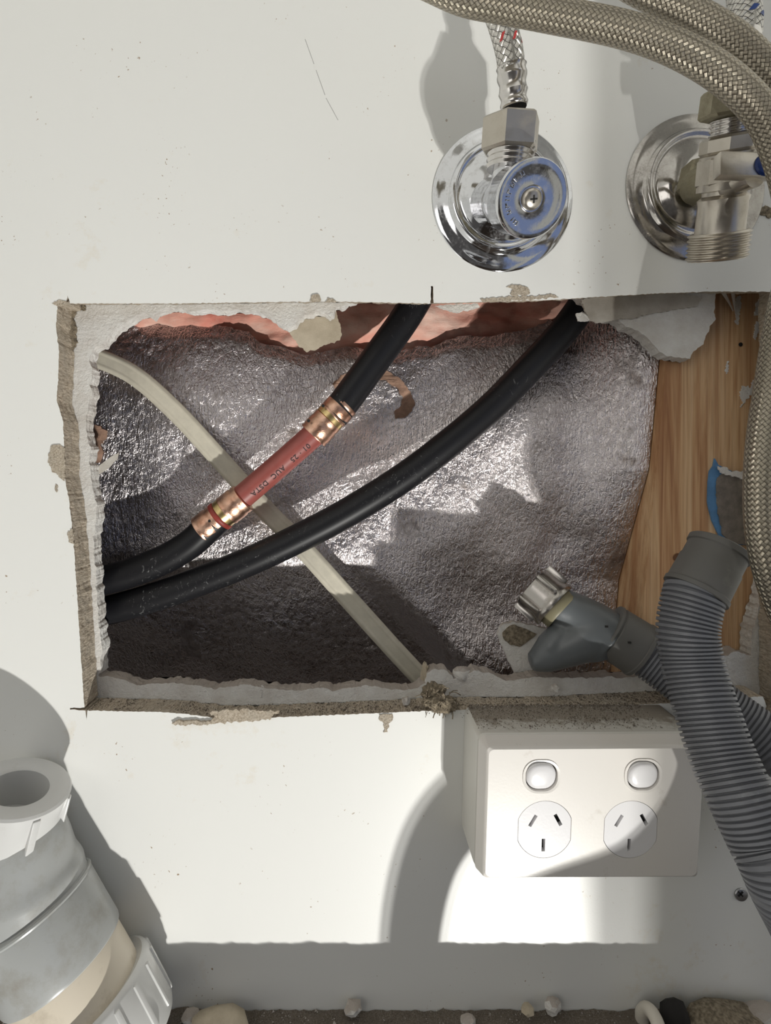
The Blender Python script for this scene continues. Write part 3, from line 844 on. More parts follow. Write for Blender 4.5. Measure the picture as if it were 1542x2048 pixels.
n0 = W(1064, 1172, -26)
b = MB().add(g_lathe([(0.0105, 0.0008), (0.0110, 0), (0.0146, 0.0002), (0.0152, 0.002), (0.0150, 0.012), (0.0160, 0.0150), (0.0166, 0.0165), (0.0160, 0.0185), (0.0125, 0.0188), (0.012, 0.0170)], n0, ax, 56, True, True))
b.build('coupling_nut', M['dullsteel'], sp)
xx, yy, dd = frame_of(ax)
for k in range(6):
    q = 2 * PI * (k + 0.28) / 6
    r_v = xx * math.cos(q) + yy * math.sin(q)
    Rm = Matrix((r_v, dd.cross(r_v), dd)).transposed()
    MB().add(g_box(n0 + r_v * 0.0160 + dd * 0.0070, (0.0042, 0.0032, 0.0145), Rm, 0.0010)).build('nut_lug', M['dullsteel'], sp)
MB().add(g_lathe([(0.0128, 0), (0.0134, 0.001), (0.0134, 0.005), (0.0126, 0.006)], n0 + ax * 0.0180, ax, 40)).build('sealing_washer', M['olive'], sp)

def corr(path_pts, R, name, label, group=None, pitch=0.0023, amp=0.0008, cuff=None):
    path, L = spline(path_pts, pitch / 8)
    t = thing(name, path[0], label, 'hose', group)
    def rad(s):
        w = math.sin(2 * PI * s / pitch)
        return R + amp * (1 if w > -0.1 else (-1 if w < -0.75 else (w + 0.425) / 0.325))
    MB().add(g_tube(path, rad, 36)).build('ribbed_tube', M['hosegrey'], t, sharp=70)
    return t, path
h1, hp1 = corr([W(1268, 1292, -8), W(1290, 1306, -5), W(1345, 1345, 4), W(1400, 1385, 12), W(1450, 1422, 19), W(1542, 1492, 32), W(1640, 1575, 44),
                Vector((0.225, -0.072, 0.09)), Vector((0.222, -0.082, 0.0)), Vector((0.20, -0.09, -0.10))], 0.0140,
               'drain_hose', 'grey ribbed drain hose fixed to the spigot, passing behind the other hose')
c0, c1 = W(1214, 1258, -12), W(1280, 1300, -6.5)
dirc = (c1 - c0)
MB().add(g_lathe([(0.0150, 0.0), (0.0171, 0.0003), (0.0174, 0.0018), (0.0166, 0.0026), (0.0163, 0.0033), (0.0170, 0.004), (0.0172, 0.0205), (0.0178, 0.0210), (0.0178, 0.0228), (0.0150, 0.0234)], c0, dirc, 56)).build('hose_cuff', M['cuff'], h1, sharp=30)
x_, y_, d_ = frame_of(dirc)
for (pp, dq) in ((W(1213, 1253, 4), 0), (W(1259, 1285, 8), 0)):
    MB().add(g_box(pp, (0.0018, 0.001, 0.0012), bev=0.0002)).build('cuff_notch', M['slot'], h1, smooth=False)
h2, hp2 = corr([W(1399, 1166, 46), W(1387, 1192, 49), W(1375, 1259, 52), W(1384, 1325, 56), W(1407, 1405, 64), W(1440, 1502, 74), W(1480, 1591, 84), W(1524, 1679, 92), W(1568, 1768, 99),
                Vector((0.199, -0.106, 0.105)), Vector((0.176, -0.128, 0.035)), Vector((0.116, -0.142, -0.006)), Vector((0.090, -0.142, -0.06)), Vector((0.088, -0.14, -0.16)), Vector((0.10, -0.15, -0.30))], 0.0137,
               'drain_hose', 'grey ribbed drain hose with a loose cuffed end in front of the stud')
c0, c1 = W(1390, 1186, 48), W(1441, 1092, 44)
dirc = c1 - c0; Lc = dirc.length
MB().add(g_lathe([(0.0142, -0.0002), (0.0157, 0.0), (0.0158, 0.0022), (0.0151, 0.003), (0.0149, Lc * 0.58), (0.0144, Lc * 0.62), (0.0144, Lc * 0.86), (0.0152, Lc * 0.88), (0.0153, Lc * 0.98), (0.0146, Lc), (0.0130, Lc), (0.0128, Lc - 0.012)], c0, dirc, 56)).build('hose_cuff', M['cuff'], h2, sharp=30)

# ================================================================ power outlet
out = thing('power_outlet', (0.1268, 0, 0.111), 'white double wall power point with two switches on a deep block', 'outlet')
Q = [W(958, 1471, 36), W(1402, 1468, 36), W(1387, 1743, 36), W(950, 1745, 36)]   # TL TR BR BL
def qm(u, v_, y):      # u 0..1 left-right, v 0..1 top-bottom -> point, plane y (negative toward the camera)
    p = (Q[0] * (1 - u) + Q[1] * u) * (1 - v_) + (Q[3] * (1 - u) + Q[2] * u) * v_
    return Vector((p.x, y, p.z))
BW, BH = 0.1200, 0.0748
def rr(cx, cy, w, h, r, n=8, p=2.0):
    pts = []
    for (sx, sy, a0) in ((1, 1, 0), (-1, 1, 90), (-1, -1, 180), (1, -1, 270)):
        for k in range(n + 1):
            a = math.radians(a0 + 90 * k / n)
            pts.append((cx + sx * (w / 2 - r) + math.cos(a) * r, cy + sy * (h / 2 - r) + math.sin(a) * r))
    return pts
def loc(pts, y): return [qm(0.5 + a / BW, 0.5 + b_ / BH, y) for a, b_ in pts]
def lr(inset, y, r=0.004): return loc(rr(0, 0, BW - 2 * inset, BH - 2 * inset, max(0.0004, r - inset)), y)
MB().add(g_loft([lr(-0.0004, -0.0001, 0.004), lr(-0.0002, -0.030, 0.004), lr(0.0000, -0.0330, 0.004), lr(0.0008, -0.0337, 0.004)])).build('mounting_block', M['outlet_block'], out, sharp=35)
# coordinates on the face from the photo
def fc(px, py, d=44):
    w = W(px, py, d)
    # invert qm approximately
    u = 0.5; v_ = 0.5
    for _ in range(20):
        p = qm(u, v_, 0); u += (w.x - p.x) / BW; v_ += -(w.z - p.z) / BH
    return ((u - 0.5) * BW, (v_ - 0.5) * BH)
s1, s2 = fc(1083, 1553), fc(1286, 1551)
k1, k2 = fc(1089, 1659), fc(1261, 1659)
def sockshape(c, grow=0.0):
    pts = []
    R = 0.0150 + grow; X_ = 0.0139 + grow
    n = 64
    for i in range(n):
        a = 2 * PI * i / n; x_ = math.cos(a) * R; y_ = math.sin(a) * R
        # flattened sides
        if abs(x_) > X_: y_ = y_; x_ = math.copysign(X_, x_)
        pts.append((c[0] + x_, c[1] + y_))
    return pts
def swshape(c, w, h, r): return rr(c[0], c[1], w, h, r, 8)
holes = [swshape(s1, 0.0168, 0.0152, 0.0068), swshape(s2, 0.0168, 0.0152, 0.0068), sockshape(k1, 0.00026), sockshape(k2, 0.00026)]
fi = 0.0036
face_outer = [(a, b_) for a, b_ in rr(0, 0, BW - 2 * fi, BH - 2 * fi, 0.003)]
def to2(pts):
    return [Vector((qm(0.5 + a / BW, 0.5 + b_ / BH, 0).x, qm(0.5 + a / BW, 0.5 + b_ / BH, 0).z)) for a, b_ in pts]
v, f, mi = g_poly(to2(face_outer), [to2(h_) for h_ in holes], -0.0440, -0.0405)
pb = MB(); pb.v = [Vector(q) for q in v]; pb.f = list(f); pb.m = [0] * len(f); pb.uv = [(0, 0)] * len(v)
pb.add(g_loft([lr(0.0006, -0.0342, 0.004), lr(0.0000, -0.0352, 0.004), lr(0.0006, -0.0368, 0.004), lr(0.0022, -0.0418, 0.004), lr(0.0028, -0.0433, 0.0045), lr(fi, -0.0440, 0.0066)], True, False))
pb.build('cover_plate', M['outlet'], out, sharp=30)
for c, tilt in ((s1, 1), (s2, -1)):
    MB().add(g_loft([loc(swshape(c, 0.0200, 0.0178, 0.0080), -0.04402), loc(swshape(c, 0.0198, 0.0176, 0.0079), -0.04445), loc(swshape(c, 0.0172, 0.0156, 0.0070), -0.0443), loc(swshape(c, 0.0168, 0.0152, 0.0068), -0.0436)], False, False)).build('switch_surround', M['outlet'], out, sharp=30)
    # rocker: a low domed button, tipped
    lps = []
    for (sc_, h_) in ((1.0, 0.0), (0.99, 0.0022), (0.93, 0.0031), (0.75, 0.0036), (0.4, 0.0038)):
        l_ = []
        for a, b_ in swshape((0, 0), 0.0158 * sc_, 0.0140 * sc_, 0.0064 * sc_):
            off = (-0.00035, -0.00045)
            l_.append(qm(0.5 + (c[0] + off[0] + a) / BW, 0.5 + (c[1] + off[1] + b_) / BH, -0.0420 - h_ + (b_ * 0.07 + a * 0.04)))
        lps.append(l_)
    MB().add(g_loft(lps)).build('rocker_switch', M['switch'], out, sharp=50)
    MB().add(g_loft([loc(swshape(c, 0.0180, 0.0164, 0.0070), -0.0407), loc(swshape(c, 0.0180, 0.0164, 0.0070), -0.0400)])).build('switch_recess', M['slot'], out)
for c in (k1, k2):
    def slot(dx, dy, w, h, ang):
        a = math.radians(ang); o_ = []
        for sx, sy in ((-1, -1), (1, -1), (1, 1), (-1, 1)):
            x_, y_ = sx * w / 2, sy * h / 2
            o_.append((c[0] + dx + x_ * math.cos(a) - y_ * math.sin(a), c[1] + dy + x_ * math.sin(a) + y_ * math.cos(a)))
        return o_
    sl = [slot(-0.0063, -0.0046, 0.0018, 0.0067, 30), slot(0.0070, -0.0050, 0.0018, 0.0067, -30), slot(-0.0003, 0.0083, 0.0018, 0.0067, 0)]
    v, f, mi = g_poly(to2(sockshape(c)), [to2(q) for q in sl], -0.04396, -0.0408)
    sk = mk('socket_face', v, f, M['switch'], out, smooth=False)
    MB().add(g_loft([loc(sockshape(c, -0.0005), -0.0407), loc(sockshape(c, -0.0005), -0.0402)])).build('contact_recess', M['slot'], out)

# ================================================================ taps
def thread(a, direction, r, L, turns, depth=0.0008, n=40):
    prof = []
    for k in range(turns):
        t = L * k / turns; p_ = L / turns
        prof += [(r - depth, t), (r - depth, t + p_ * .15), (r, t + p_ * .5), (r, t + p_ * .62), (r - depth, t + p_ * .95)]
    prof.append((r - depth, L))
    return g_lathe(prof, a, direction, n)
def hexn(a, direction, r, L, rot=0.0, n=6, ch=0.0012):
    x, y, d = frame_of(direction); a = Vector(a); loops = []
    for (k, t) in ((0.90, 0), (1.0, ch), (1.0, L - ch), (0.90, L)):
        loops.append([a + x * math.cos(2 * PI * i / n + rot) * r * k + y * math.sin(2 * PI * i / n + rot) * r * k + d * t for i in range(n)])
    return g_loft(loops)
def flange(px, py, rx, name, parent, mat, sx=0.945):
    c = W(px, py, 0)
    prof = [(43.5, 0.05), (43.9, 0.8), (43.2, 1.5), (40, 1.9), (34.5, 2.4), (33.8, 3.2), (32.8, 5.0), (31.2, 5.8), (29.6, 5.2), (28.2, 4.6), (26.5, 5.6), (24, 7.6), (20, 9.6), (16, 10.8), (13, 11.2), (12, 11.0)]
    k = rx / 43.9
    prof = [(r * k * .001, t * .001) for r, t in prof]
    return MB().add(g_lathe(prof, c, (0, -1, 0), 96, sx=sx, up=(0, 0, 1))).build(name, M[mat], parent, sharp=60)

# left tap
tp1 = thing('stop_tap', W(1003, 420, 0), 'polished chrome stop tap with a round knob on a bright wall flange', 'tap')
flange(1004, 397, 45.3, 'wall_flange', tp1, 'chrome')
MB().add(hexn(W(984, 404, 8), W(1000, 402, 30) - W(984, 404, 8), 0.0118, 0.011, 0.2)).build('body_nut', M['brassold'], tp1, smooth=False)
ka, kb = W(975, 404, 17), W(1066, 398, 72)
kd = kb - ka
MB().add(g_lathe([(0.0120, 0), (0.0128, 0.001), (0.0128, 0.020), (0.0138, 0.023), (0.0138, 0.030)], W(982, 404, 18), kd, 40)).build('tap_body', M['chrome'], tp1)
KL = kd.length
MB().add(g_lathe([(0.0145, KL - 0.022), (0.0160, KL - 0.0215), (0.0166, KL - 0.019), (0.0168, KL - 0.004), (0.0176, KL - 0.003), (0.0178, KL - 0.0015), (0.0172, KL - 0.0002), (0.0160, KL), (0.0135, KL - 0.0004), (0.0080, KL - 0.0008), (0.0062, KL - 0.0006), (0.0056, KL - 0.0018)], ka, kd, 72)).build('tap_knob', M['chrome'], tp1, sharp=55)
x_, y_, d_ = frame_of(kd)
sc0 = ka + d_ * (KL - 0.0018)
scw = MB().add(g_lathe([(0.0050, 0), (0.0050, 0.0008), (0.0046, 0.0016), (0.0036, 0.0023), (0.0020, 0.0027), (0.0008, 0.0028)], sc0, kd, 36)).build('knob_screw', M['nickel'], tp1)
for q in (0.15, 0.15 + PI / 2):
    rv = x_ * math.cos(q) + y_ * math.sin(q); Rm = Matrix((rv, d_.cross(rv), d_)).transposed()
    MB().add(g_box(sc0 + d_ * 0.00265, (0.0036, 0.0008, 0.0006), Rm)).build('cross_slot', M['slot'], scw, smooth=False)
# raised maker's marks on the knob rim, too small to read in the photograph
for k in range(9):
    q = math.radians(123 + k * 14)
    # angle on the screen, from +x anticlockwise
    sxv = Vector((1, 0, 0)); sxv = (sxv - d_ * sxv.dot(d_)).normalized(); syv = Vector((0, 0, 1)); syv = (syv - d_ * syv.dot(d_) ); syv = (syv - sxv * syv.dot(sxv)).normalized()
    rv = sxv * math.cos(q) + syv * math.sin(q); tv = sxv * -math.sin(q) + syv * math.cos(q)
    b = MB(); cpos = ka + d_ * (KL - 0.0002) + rv * 0.0124
    Rm = Matrix((rv, tv, d_)).transposed()
    b.add(g_box(cpos + tv * 0.0007, (0.0022, 0.0006, 0.0007), Rm, 0.00015))
    if k % 3 != 1: b.add(g_box(cpos - tv * 0.0004 + rv * (0.0006 if k % 2 else -0.0006), (0.0007, 0.0014, 0.0007), Rm, 0.00015))
    if k % 2 == 0: b.add(g_box(cpos - tv * 0.0008, (0.0020, 0.0005, 0.0007), Rm, 0.00015))
    b.build('raised_letter', M['chrome'], tp1)
st0 = Wf(1027, 380, 50, 40)
st1 = Wf(1032, 312, 54, 44)
MB().add(g_lathe([(0.0092, 0), (0.0092, (st1 - st0).length)], st0, st1 - st0, 32)).build('outlet_neck', M['chrome'], tp1)
MB().add(thread(Wf(1031, 314, 57, 45), Wf(1037, 266, 59, 47) - Wf(1031, 314, 57, 45), 0.0122, 0.0142, 5)).build('outlet_thread', M['steel'], tp1)

def hose_end(path_pts, r, root, mat='braid2', step=0.0016):
    path, L = spline(path_pts, step)
    o = MB().add(g_tube(path, r, 40)).build('steel_braid', M[mat], root, uv=True)
    return path
def tracer(path, idx, r, mat, root, q0s, width=0.0032, name='tracer_mark', ang=0.22):
    T, X = frames(path, (0, -1, 0))
    for (i, q0) in zip(idx, q0s):
        v = []; f = []
        for a in range(7):
            for s_ in (0, 1):
                jj = i + s_ * 2
                q = q0 + ang * (a / 6 - .5) + s_ * 0.35
                yv = T[jj].cross(X[jj])
                v.append(path[jj] + (X[jj] * math.cos(q) + yv * math.sin(q)) * (r + 0.0002))
        for a in range(6): f.append((a * 2, a * 2 + 1, a * 2 + 3, a * 2 + 2))
        mk(name, v, f, M[mat], root)
hA = thing('flexible_hose', W(1027, 288, 46), 'short bright braided hose with red flecks rising from the left tap', 'hose')
nd0, nd1 = Wf(1034, 272, 60, 46), Wf(1040, 197, 64, 50)
MB().add(hexn(nd0, nd1 - nd0, 0.0152, (nd1 - nd0).length, 0.12)).build('hose_nut', M['nickel'], hA, smooth=False)
f0, f1 = Wf(1038, 194, 58, 50), Wf(1032, 108, 62, 54)
FL = (f1 - f0).length
MB().add(g_lathe([(0.0062, 0), (0.0068, 0.0006), (0.0071, 0.0018), (0.0066, 0.0032), (0.0063, 0.0044), (0.0068, 0.0058), (0.0074, 0.0072), (0.0069, 0.0088), (0.0066, 0.0112), (0.0075, 0.0136), (0.0076, 0.0150), (0.0070, 0.0168), (0.0074, 0.0190), (0.0076, FL - 0.0004), (0.0070, FL)], f0, f1 - f0, 40)).build('crimped_ferrule', M['steel'], hA)
MB().add(g_lathe([(0.0058, 0), (0.0062, 0.0005), (0.0062, 0.002), (0.0055, 0.0025)], f0 - (f1 - f0) * 0.05, f1 - f0, 24)).build('rubber_seal', M['slot'], hA)
pa = hose_end([Wf(1032, 114, 62, 54), Wf(1028, 80, 64, 56), Wf(1017, 35, 66, 58), Wf(1001, -5, 67, 60), Wf(975, -60, 68, 61), Wf(948, -110, 68, 62), Wf(918, -170, 68, 62)], 0.0068, hA)
tracer(pa, [5, 6, 7, 15], 0.0068, 'redmark', hA, [0.9, 0.1, -0.8, -0.9])

# right valve
tp2 = thing('isolating_valve', W(1391, 400, 0), 'tarnished isolating valve with a blue-capped lever on a dull chrome flange', 'valve')
flange(1389, 376, 45.0, 'wall_flange', tp2, 'chrome_dusty', 0.94)
MB().add(hexn(W(1392, 372, 9), (0.05, -1, 0), 0.0135, 0.012, 0.3)).build('body_nut', M['brassold'], tp2, smooth=False)
MB().add(g_lathe([(0.0100, 0), (0.0095, 0.026)], W(1396, 372, 18), W(1450, 364, 44) - W(1396, 372, 18), 32)).build('valve_neck', M['brassold'], tp2)
va, vb = Wf(1481, 438, 54, 38), Wf(1496, 236, 68, 56)
vd = vb - va; VL = vd.length
MB().add(g_lathe([(0.0125, -0.001), (0.0118, 0.001), (0.0116, VL * .30), (0.0122, VL * .36), (0.0100, VL * .40), (0.0100, VL * .44), (0.0128, VL * .45), (0.0128, VL * .80), (0.0110, VL * .82), (0.0110, VL * .84)], va, vd, 44)).build('valve_body', M['nickel'], tp2, sharp=35)
MB().add(hexn(va + vd * 0.50, vd, 0.0138, VL * 0.29, 0.4, 8)).build('valve_block', M['nickel'], tp2, smooth=False)
MB().add(hexn(va + vd * 0.81, vd, 0.0133, VL * 0.17, 0.2, 8)).build('valve_collar', M['nickel'], tp2, smooth=False)
MB().add(thread(va + vd.normalized() * -0.0135, vd, 0.0150, 0.0140, 6, 0.0011)).build('free_thread', M['nickel'], tp2)
MB().add(thread(va + vd * 0.975, vd, 0.0098, 0.0105, 5)).build('upper_thread', M['steel'], tp2)
lc = W(1492, 333, 66)
MB().add(g_box(lc, (0.0290, 0.0060, 0.0118), Matrix.Rotation(0.02, 3, 'Y'), 0.0012)).build('lever', M['nickel'], tp2)
MB().add(g_lathe([(0.0090, 0), (0.0090, 0.0015), (0.0066, 0.0045), (0.0066, 0.013)], W(1462, 366, 52), (0.25, -1, -0.15), 30)).build('lever_spindle', M['nickel'], tp2)
MB().add(g_lathe([(0.0053, 0), (0.0055, 0.0008), (0.0050, 0.0018), (0.003, 0.0024), (0.001, 0.0026)], W(1530, 331, 68.6), (0, -1, 0), 32)).build('lever_cap', M['bluecap'], tp2)

hB = thing('flexible_hose', W(1455, 232, 46), 'braided hose with blue flecks rising from the right valve, behind the others', 'hose')
n0_, n1_ = Wf(1482, 202, 74, 61), Wf(1492, 140, 78, 65)
MB().add(hexn(n0_, n1_ - n0_, 0.0108, (n1_ - n0_).length, 0.5)).build('hose_nut', M['brassold'], hB, smooth=False)
MB().add(g_lathe([(0.0064, 0), (0.0072, 0.001), (0.0066, 0.006), (0.0072, 0.010), (0.0074, 0.020), (0.0068, 0.022)], Wf(1492, 140, 73, 65), Wf(1508, 68, 75, 67) - Wf(1492, 140, 73, 65), 32)).build('crimped_ferrule', M['steel'], hB)
pb_ = hose_end([Wf(1506, 78, 73, 66), Wf(1512, 38, 72, 65), Wf(1510, -12, 70, 63), Wf(1504, -62, 68, 61), Wf(1490, -122, 66, 60)], 0.0072, hB)
tracer(pb_, [8, 9], 0.0072, 'bluemark', hB, [0.45, -0.3], ang=0.4)

def long_hose(pts, r, label, name='flexible_hose'):
    path, L = spline([W(*p) if not isinstance(p, Vector) else p for p in pts], 0.0016)
    o = MB().add(g_tube(path, r, 48)).build(name, M['braid'], uv=True, sharp=180)
    return setp(o, label, 'hose'), path
long_hose([(760, -82, 84), (860, -34, 85), (930, -4, 86), (1005, 11, 87), (1089, 27, 88), (1233, 56, 91), (1325, 85, 93), (1405, 124, 95), (1470, 170, 95), (1523, 228, 92), (1556, 300, 88), (1578, 380, 84), (1590, 460, 82), (1592, 520, 82)], 0.0068,
          'olive-grey braided steel hose arching along the top in front of both taps')
long_hose([(1180, -90, 82), (1240, -44, 82), (1307, -8, 82), (1383, 25, 82), (1457, 68, 82), (1510, 112, 81), (1556, 166, 78), (1600, 240, 74), (1640, 340, 70)], 0.0064,
          'darker braided steel hose crossing the top right corner behind the arching one')
long_hose([(1610, 480, 64), (1590, 540, 66), (1573, 600, 68), (1556, 690, 70), (1542, 780, 72), (1530, 860, 73), (1523, 940, 74), (1523, 1030, 74), (1532, 1105, 74), (1550, 1175, 73), (1575, 1240, 72), (1620, 1320, 68)], 0.0072,
          'braided steel hose hanging down the right edge in front of the stud')

# ================================================================ waste trap, lower left
tr = thing('waste_trap', W(110, 2040, 34), 'white plastic waste trap with an open nut and milky body, lower left', 'trap')
DT = 30
def dirpx(x0, y0, x1, y1, d0, d1): return W(x0, y0, d0), W(x1, y1, d1)
# body axis
b0, b1 = W(58, 1790, DT), W(189, 2042, DT + 3)
ad = (b1 - b0); AL = ad.length; adn = ad.normalized()
S = 1.0
body_prof = [(0.017, -0.010), (0.0215, -0.004), (0.0245, 0.000), (0.0295, 0.0050), (0.0302, 0.0068), (0.0308, 0.0085), (0.0314, 0.0280), (0.0318, 0.0390), (0.0314, 0.0405), (0.0304, 0.0412)]
MB().add(g_lathe(body_prof, b0, ad, 72)).build('milky_body', M['trapmilky'], tr, sharp=35)
MB().add(g_lathe([(0.0296, 0.039), (0.0300, 0.0415), (0.0306, 0.060), (0.0304, 0.0755), (0.0280, 0.076)], b0, ad, 72)).build('cream_pipe', M['trapcream'], tr, sharp=35)
# neck between the nut and the body
o = MB().add(g_tube(spline([W(34, 1650, DT), W(44, 1690, DT), W(48, 1740, DT), W(60, 1796, DT)], 0.002)[0], lambda s: min(0.0295, 0.0212 + s * 0.27), 56)).build('trap_shoulder', M['trapmilky'], tr)
# raised spiral rib on the shoulder
x_, y_, d_ = frame_of(ad)
ribp = []
for k in range(60):
    q = 2 * PI * k / 59
    ribp.append(b0 + (x_ * math.cos(q) + y_ * math.sin(q)) * 0.0300 + d_ * (0.0065))
MB().add(g_tube(ribp, 0.0013, 8, caps=False)).build('moulded_rib', M['trapmilky'], tr)
# upper open nut
n0_, n1_ = W(30, 1678, DT), W(56, 1553, DT + 3)
tilt = (Vector((0.14, -0.46, 1.0))).normalized()
na = W(18, 1660, DT)
nt = W(42, 1570, DT)
ud = (nt - na); ud = Vector((ud.x, -0.001, ud.z)); UL = ud.length
MB().add(g_lathe([(0.0225, 0.0), (0.0236, 0.0008), (0.0246, 0.004), (0.0262, UL - 0.003), (0.0264, UL - 0.0012), (0.0254, UL), (0.0165, UL + 0.0002), (0.0150, UL - 0.001), (0.0148, UL - 0.022), (0.0001, UL - 0.022)], na, ud, 80, True, False)).build('slip_nut', M['trapwhite'], tr, sharp=40)
x_, y_, d_ = frame_of(ud)
for k in range(7):
    q = 2 * PI * (k + 0.25) / 7
    rv = x_ * math.cos(q) + y_ * math.sin(q); Rm = Matrix((rv, d_.cross(rv), d_)).transposed()
    MB().add(g_box(na + rv * 0.0258 + d_ * (UL * 0.50), (0.0030, 0.0040, UL * 0.78), Rm, 0.0008)).build('nut_rib', M['trapwhite'], tr)
# lower union nut
m0 = b0 + adn * 0.0620
MB().add(g_lathe([(0.0312, 0.0015), (0.0345, 0.0), (0.0362, 0.0010), (0.0372, 0.003), (0.0374, 0.030), (0.0360, 0.034), (0.030, 0.0345)], m0, ad, 80)).build('union_nut', M['trapwhite'], tr, sharp=40)
x_, y_, d_ = frame_of(ad)
for k in range(18):
    q = 2 * PI * k / 18
    rv = x_ * math.cos(q) + y_ * math.sin(q); Rm = Matrix((rv, d_.cross(rv), d_)).transposed()
    MB().add(g_box(m0 + rv * 0.0374 + d_ * 0.0165, (0.0022, 0.0030, 0.026), Rm, 0.0009)).build('nut_rib', M['trapwhite'], tr)

# ================================================================ screw, crumbs, debris
sw = thing('wall_screw', W(1480, 1788, 0), 'small grey cross-head screw in the white panel below the power point', 'screw')
MB().add(g_lathe([(0.0039, 0.0), (0.0040, 0.0006), (0.0036, 0.0012), (0.0015, 0.0016), (0.0002, 0.0016)], W(1481, 1788, 0), (0, -1, 0), 32)).build('screw_head', M['screw'], sw)
for q in (0.8, 0.8 + PI / 2):
    MB().add(g_box(W(1481, 1788, 1.5), (0.0040, 0.0006, 0.0009), Matrix.Rotation(q, 3, 'Y'))).build('cross_slot', M['slot'], sw, smooth=False)

def crumb(px, py, d, size, mat, label, seed, cat='chip', jag=True, name='plaster_chip', amp=0.3):
    size = tuple(q * 1.25 for q in size)
    o = blob(name, W(px, py, d), size, M[mat], seed=seed, amp=amp, jag=jag, sub=2)
    return setp(o, label, cat)
crumb(706, 2015, 6, (0.0042, 0.0035, 0.0028), 'plaster', 'whitish flat plaster chip on the dusty ledge against the panel', 1)
crumb(1105, 2013, 6, (0.0040, 0.0030, 0.0040), 'plaster', 'upright square plaster chip on the dusty ledge below the power point', 2)
crumb(935, 2042, 14, (0.0034, 0.0030, 0.0024), 'plaster', 'small white plaster chip at the very front of the ledge', 3)
crumb(1056, 2020, 8, (0.0030, 0.003, 0.0018), 'paper', 'brownish crumb on the ledge beside the square plaster chip', 4)
crumb(380, 2032, 8, (0.0040, 0.004, 0.0022), 'plaster', 'knobbly white plaster crumb on the ledge beside the trap nut', 5)
crumb(440, 2046, 16, (0.014, 0.008, 0.0040), 'paper', 'wide tan lump of broken board on the ledge near the trap', 6, jag=False, amp=0.2)
crumb(1528, 2034, 12, (0.011, 0.006, 0.0048), 'plaster', 'large plaster shard at the right end of the ledge', 7)
crumb(1450, 2044, 14, (0.017, 0.010, 0.0075), 'fibre', 'brown crumbly heap on the ledge under the screw', 8, name='board_rubble', cat='rubble', jag=False)
crumb(1350, 2036, 12, (0.0068, 0.006, 0.0085), 'dark', 'black rag-like lump on the ledge beside the cream tube', 9, name='black_lump', cat='lump', jag=False, amp=0.2)
path, _ = spline([W(1284, 2046, 6), W(1284, 2026, 8), W(1294, 2018, 12), W(1306, 2028, 18), W(1318, 2056, 24), W(1322, 2100, 27)], 0.001)
o = MB().add(g_tube(path, 0.0037, 20)).build('cream_tube', M['whitepipe']); setp(o, 'short bent cream plastic tube standing on the ledge', 'tube')
crumb(1110, 1376, -10, (0.0020, 0.0018, 0.0022), 'plaster', 'tiny white plaster chip on the sawn edge under the spigot', 10)
crumb(922, 1348, -21, (0.0046, 0.0030, 0.0042), 'plaster', 'rounded white plaster crumb on the broken edge left of the spigot', 11, jag=False)
crumb(650, 1379, -24, (0.0042, 0.0028, 0.0030), 'plaster', 'white plaster flake on the lower edge below the flat cable', 12)
crumb(524, 1386, -20, (0.0018, 0.0016, 0.0034), 'plaster', 'thin upright plaster flake on the lower edge below the black pipe', 13)
crumb(812, 1402, -8, (0.0022, 0.0020, 0.0022), 'plaster', 'small pale chip on the sawn lower edge beside the fibre clump', 14)
# fibrous clump at the corner of the power point
random.seed(5)
cl = thing('fibre_clump', W(878, 1420, 2), 'brown tangle of board fibres on the sawn edge left of the power point', 'fibre')
blob('matted_core', W(868, 1392, -3), (0.0068, 0.0060, 0.0072), M['fibre'], cl, seed=15, amp=0.5, freq=2.4)
blob('matted_core', W(884, 1408, 3), (0.0075, 0.0040, 0.0052), M['fibre'], cl, seed=16, amp=0.6, freq=2.6)
b = MB()
for k in range(90):
    c = W(random.uniform(850, 905), random.uniform(1375, 1425), random.uniform(-4, 6))
    d = Vector((random.uniform(-1, 1), random.uniform(-1, 0.4), random.uniform(-.6, .6))) * 0.004
    pth, _ = spline([c, c + d + Vector((0, 0, .001)), c + d * 1.7 + Vector((random.uniform(-.001, .001), 0, random.uniform(-.002, .001)))], 0.0012)
    b.add(g_tube(pth, random.uniform(.00015, .0004), 5))
o = b.build('loose_fibres', M['fibre'], cl); o['kind'] = 'stuff'
sliver([(898, 1411, 2), (912, 1411, 4), (926, 1409, 6)], 0.0009, 0.0003, 0, M['fibre'], 'fibre_strand', cl)
# torn paper tuft above the clump
tf = blob('paper_tuft', W(851, 1350, -24), (0.0028, 0.003, 0.0075), M['paper'], seed=21, amp=0.5, freq=2.2)
setp(tf, 'furry torn paper tuft at the foot of the flat cable', 'paper')
sv = [sliver([(1446, 584, -18), (1458, 605, -24), (1466, 622, -27)], 0.0012, 0.0003, 0, M['greypaper'], 'wood_sliver', stud),
      sliver([(1466, 584, -19), (1468, 604, -25), (1471, 628, -27)], 0.0013, 0.0003, 0, M['greypaper'], 'wood_sliver', stud)]
# white shred by the top of the long black pipe
path, _ = spline([W(1163, 626, -16), W(1170, 630, -15), W(1178, 640, -16)], 0.001)
o = MB().add(g_tube(path, 0.0006, 6)).build('paper_shred', M['plaster'], wall_rear)

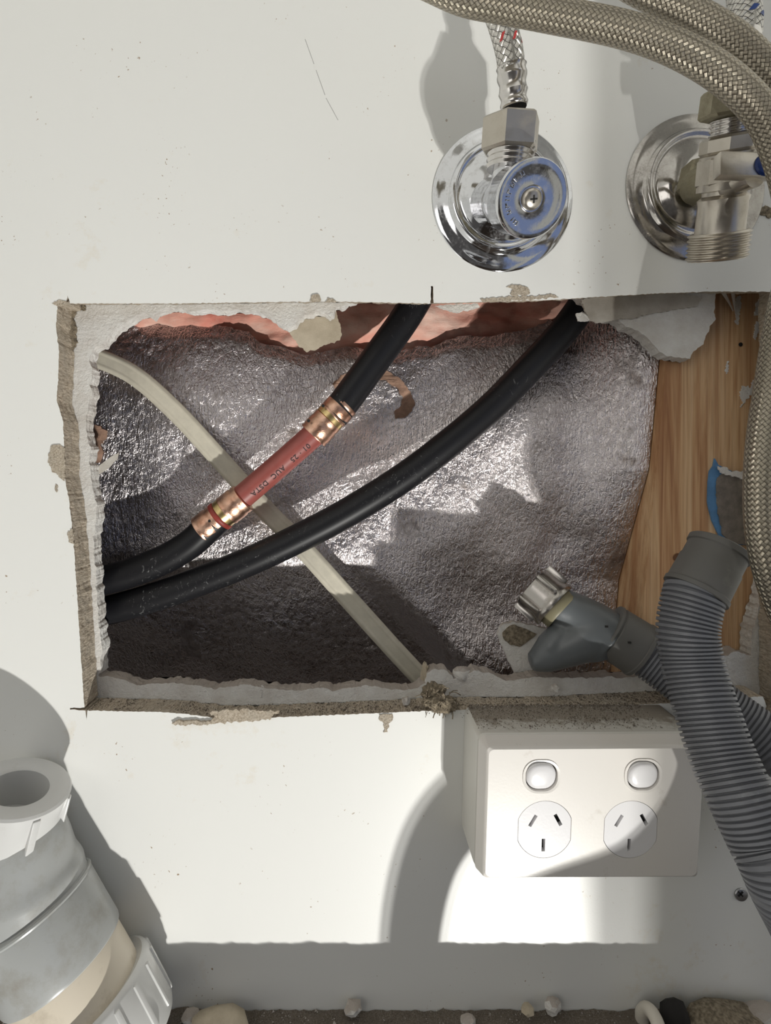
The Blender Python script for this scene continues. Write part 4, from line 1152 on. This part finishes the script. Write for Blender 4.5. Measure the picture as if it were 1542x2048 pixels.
# fine dust and grains: nobody could count them
def grains(name, n, fn, smin, smax, mat, label, seed, extra=None):
    random.seed(seed)
    b = MB()
    for k in range(n):
        p = fn(); s = random.uniform(smin, smax) * (2.2 if random.random() < 0.04 else 1)
        q = [Vector((random.uniform(-1, 1), random.uniform(-1, 1), random.uniform(-1, 1))).normalized() * s for _ in range(4)]
        b.add(([p + Vector((1, -.4, .1)) * s, p + Vector((-.7, -.9, 0)) * s, p + Vector((-.4, .9, .1)) * s, p + Vector((random.uniform(-.3, .3), 0, 1)) * s, p + Vector((0, 0, -.7)) * s],
               [(0, 1, 3), (1, 2, 3), (2, 0, 3), (1, 0, 4), (2, 1, 4), (0, 2, 4)]), 1 if extra and random.random() < 0.28 else 0)
    o = b.build(name, [M[mat], M[extra]] if extra else M[mat], smooth=False)
    return setp(o, label, 'dust', kind='stuff')
def on_edge():
    px = random.uniform(175, 1480)
    yb = 0.001 + random.random() ** 1.0 * 0.017
    xw = (px - CX) * CAMD / F
    zz = P2(px, np.interp(px, [170, 365, 430, 620, 875, 1100, 1480], [1421, 1427, 1436, 1432, 1421, 1418, 1400])).y
    return Vector((xw, yb, zz + 0.0002))
grains('sawdust', 4200, on_edge, 0.00012, 0.00042, 'dust', 'fine brown sawdust lying along the sawn lower edge of the opening', 7)
def on_block():
    u = random.random(); t = random.random() ** 2.2
    x = 0.068 + 0.105 * u; y = -0.0005 - 0.031 * t
    if random.random() < 0.45: x = random.choice((0.075, 0.10, 0.13, 0.15)) + random.gauss(0, 0.006)
    return Vector((x, y, 0.1866 + 0.0001))
grains('sawdust', 2200, on_block, 0.00012, 0.00040, 'dust', 'brown sawdust and grit scattered on top of the power point block', 8)
grains('plaster_grit', 420, on_block, 0.00012, 0.00036, 'plaster', 'pale plaster grit scattered on top of the power point block', 9)
def on_ledge():
    x = random.uniform(-0.34, 0.27); y = -random.uniform(0.001, 0.048)
    return Vector((x, y, 0.0012 * fbm(x * 60, y * 60, 2) + 0.003 * max(0, fbm(x * 14, 3.0, 1)) * math.exp(-((y + 0.001) / 0.008) ** 2) + 0.0004))
grains('sawdust', 4900, on_ledge, 0.0002, 0.0006, 'dust', 'loose brown sawdust and pale grit covering the bottom ledge', 11, 'plaster')
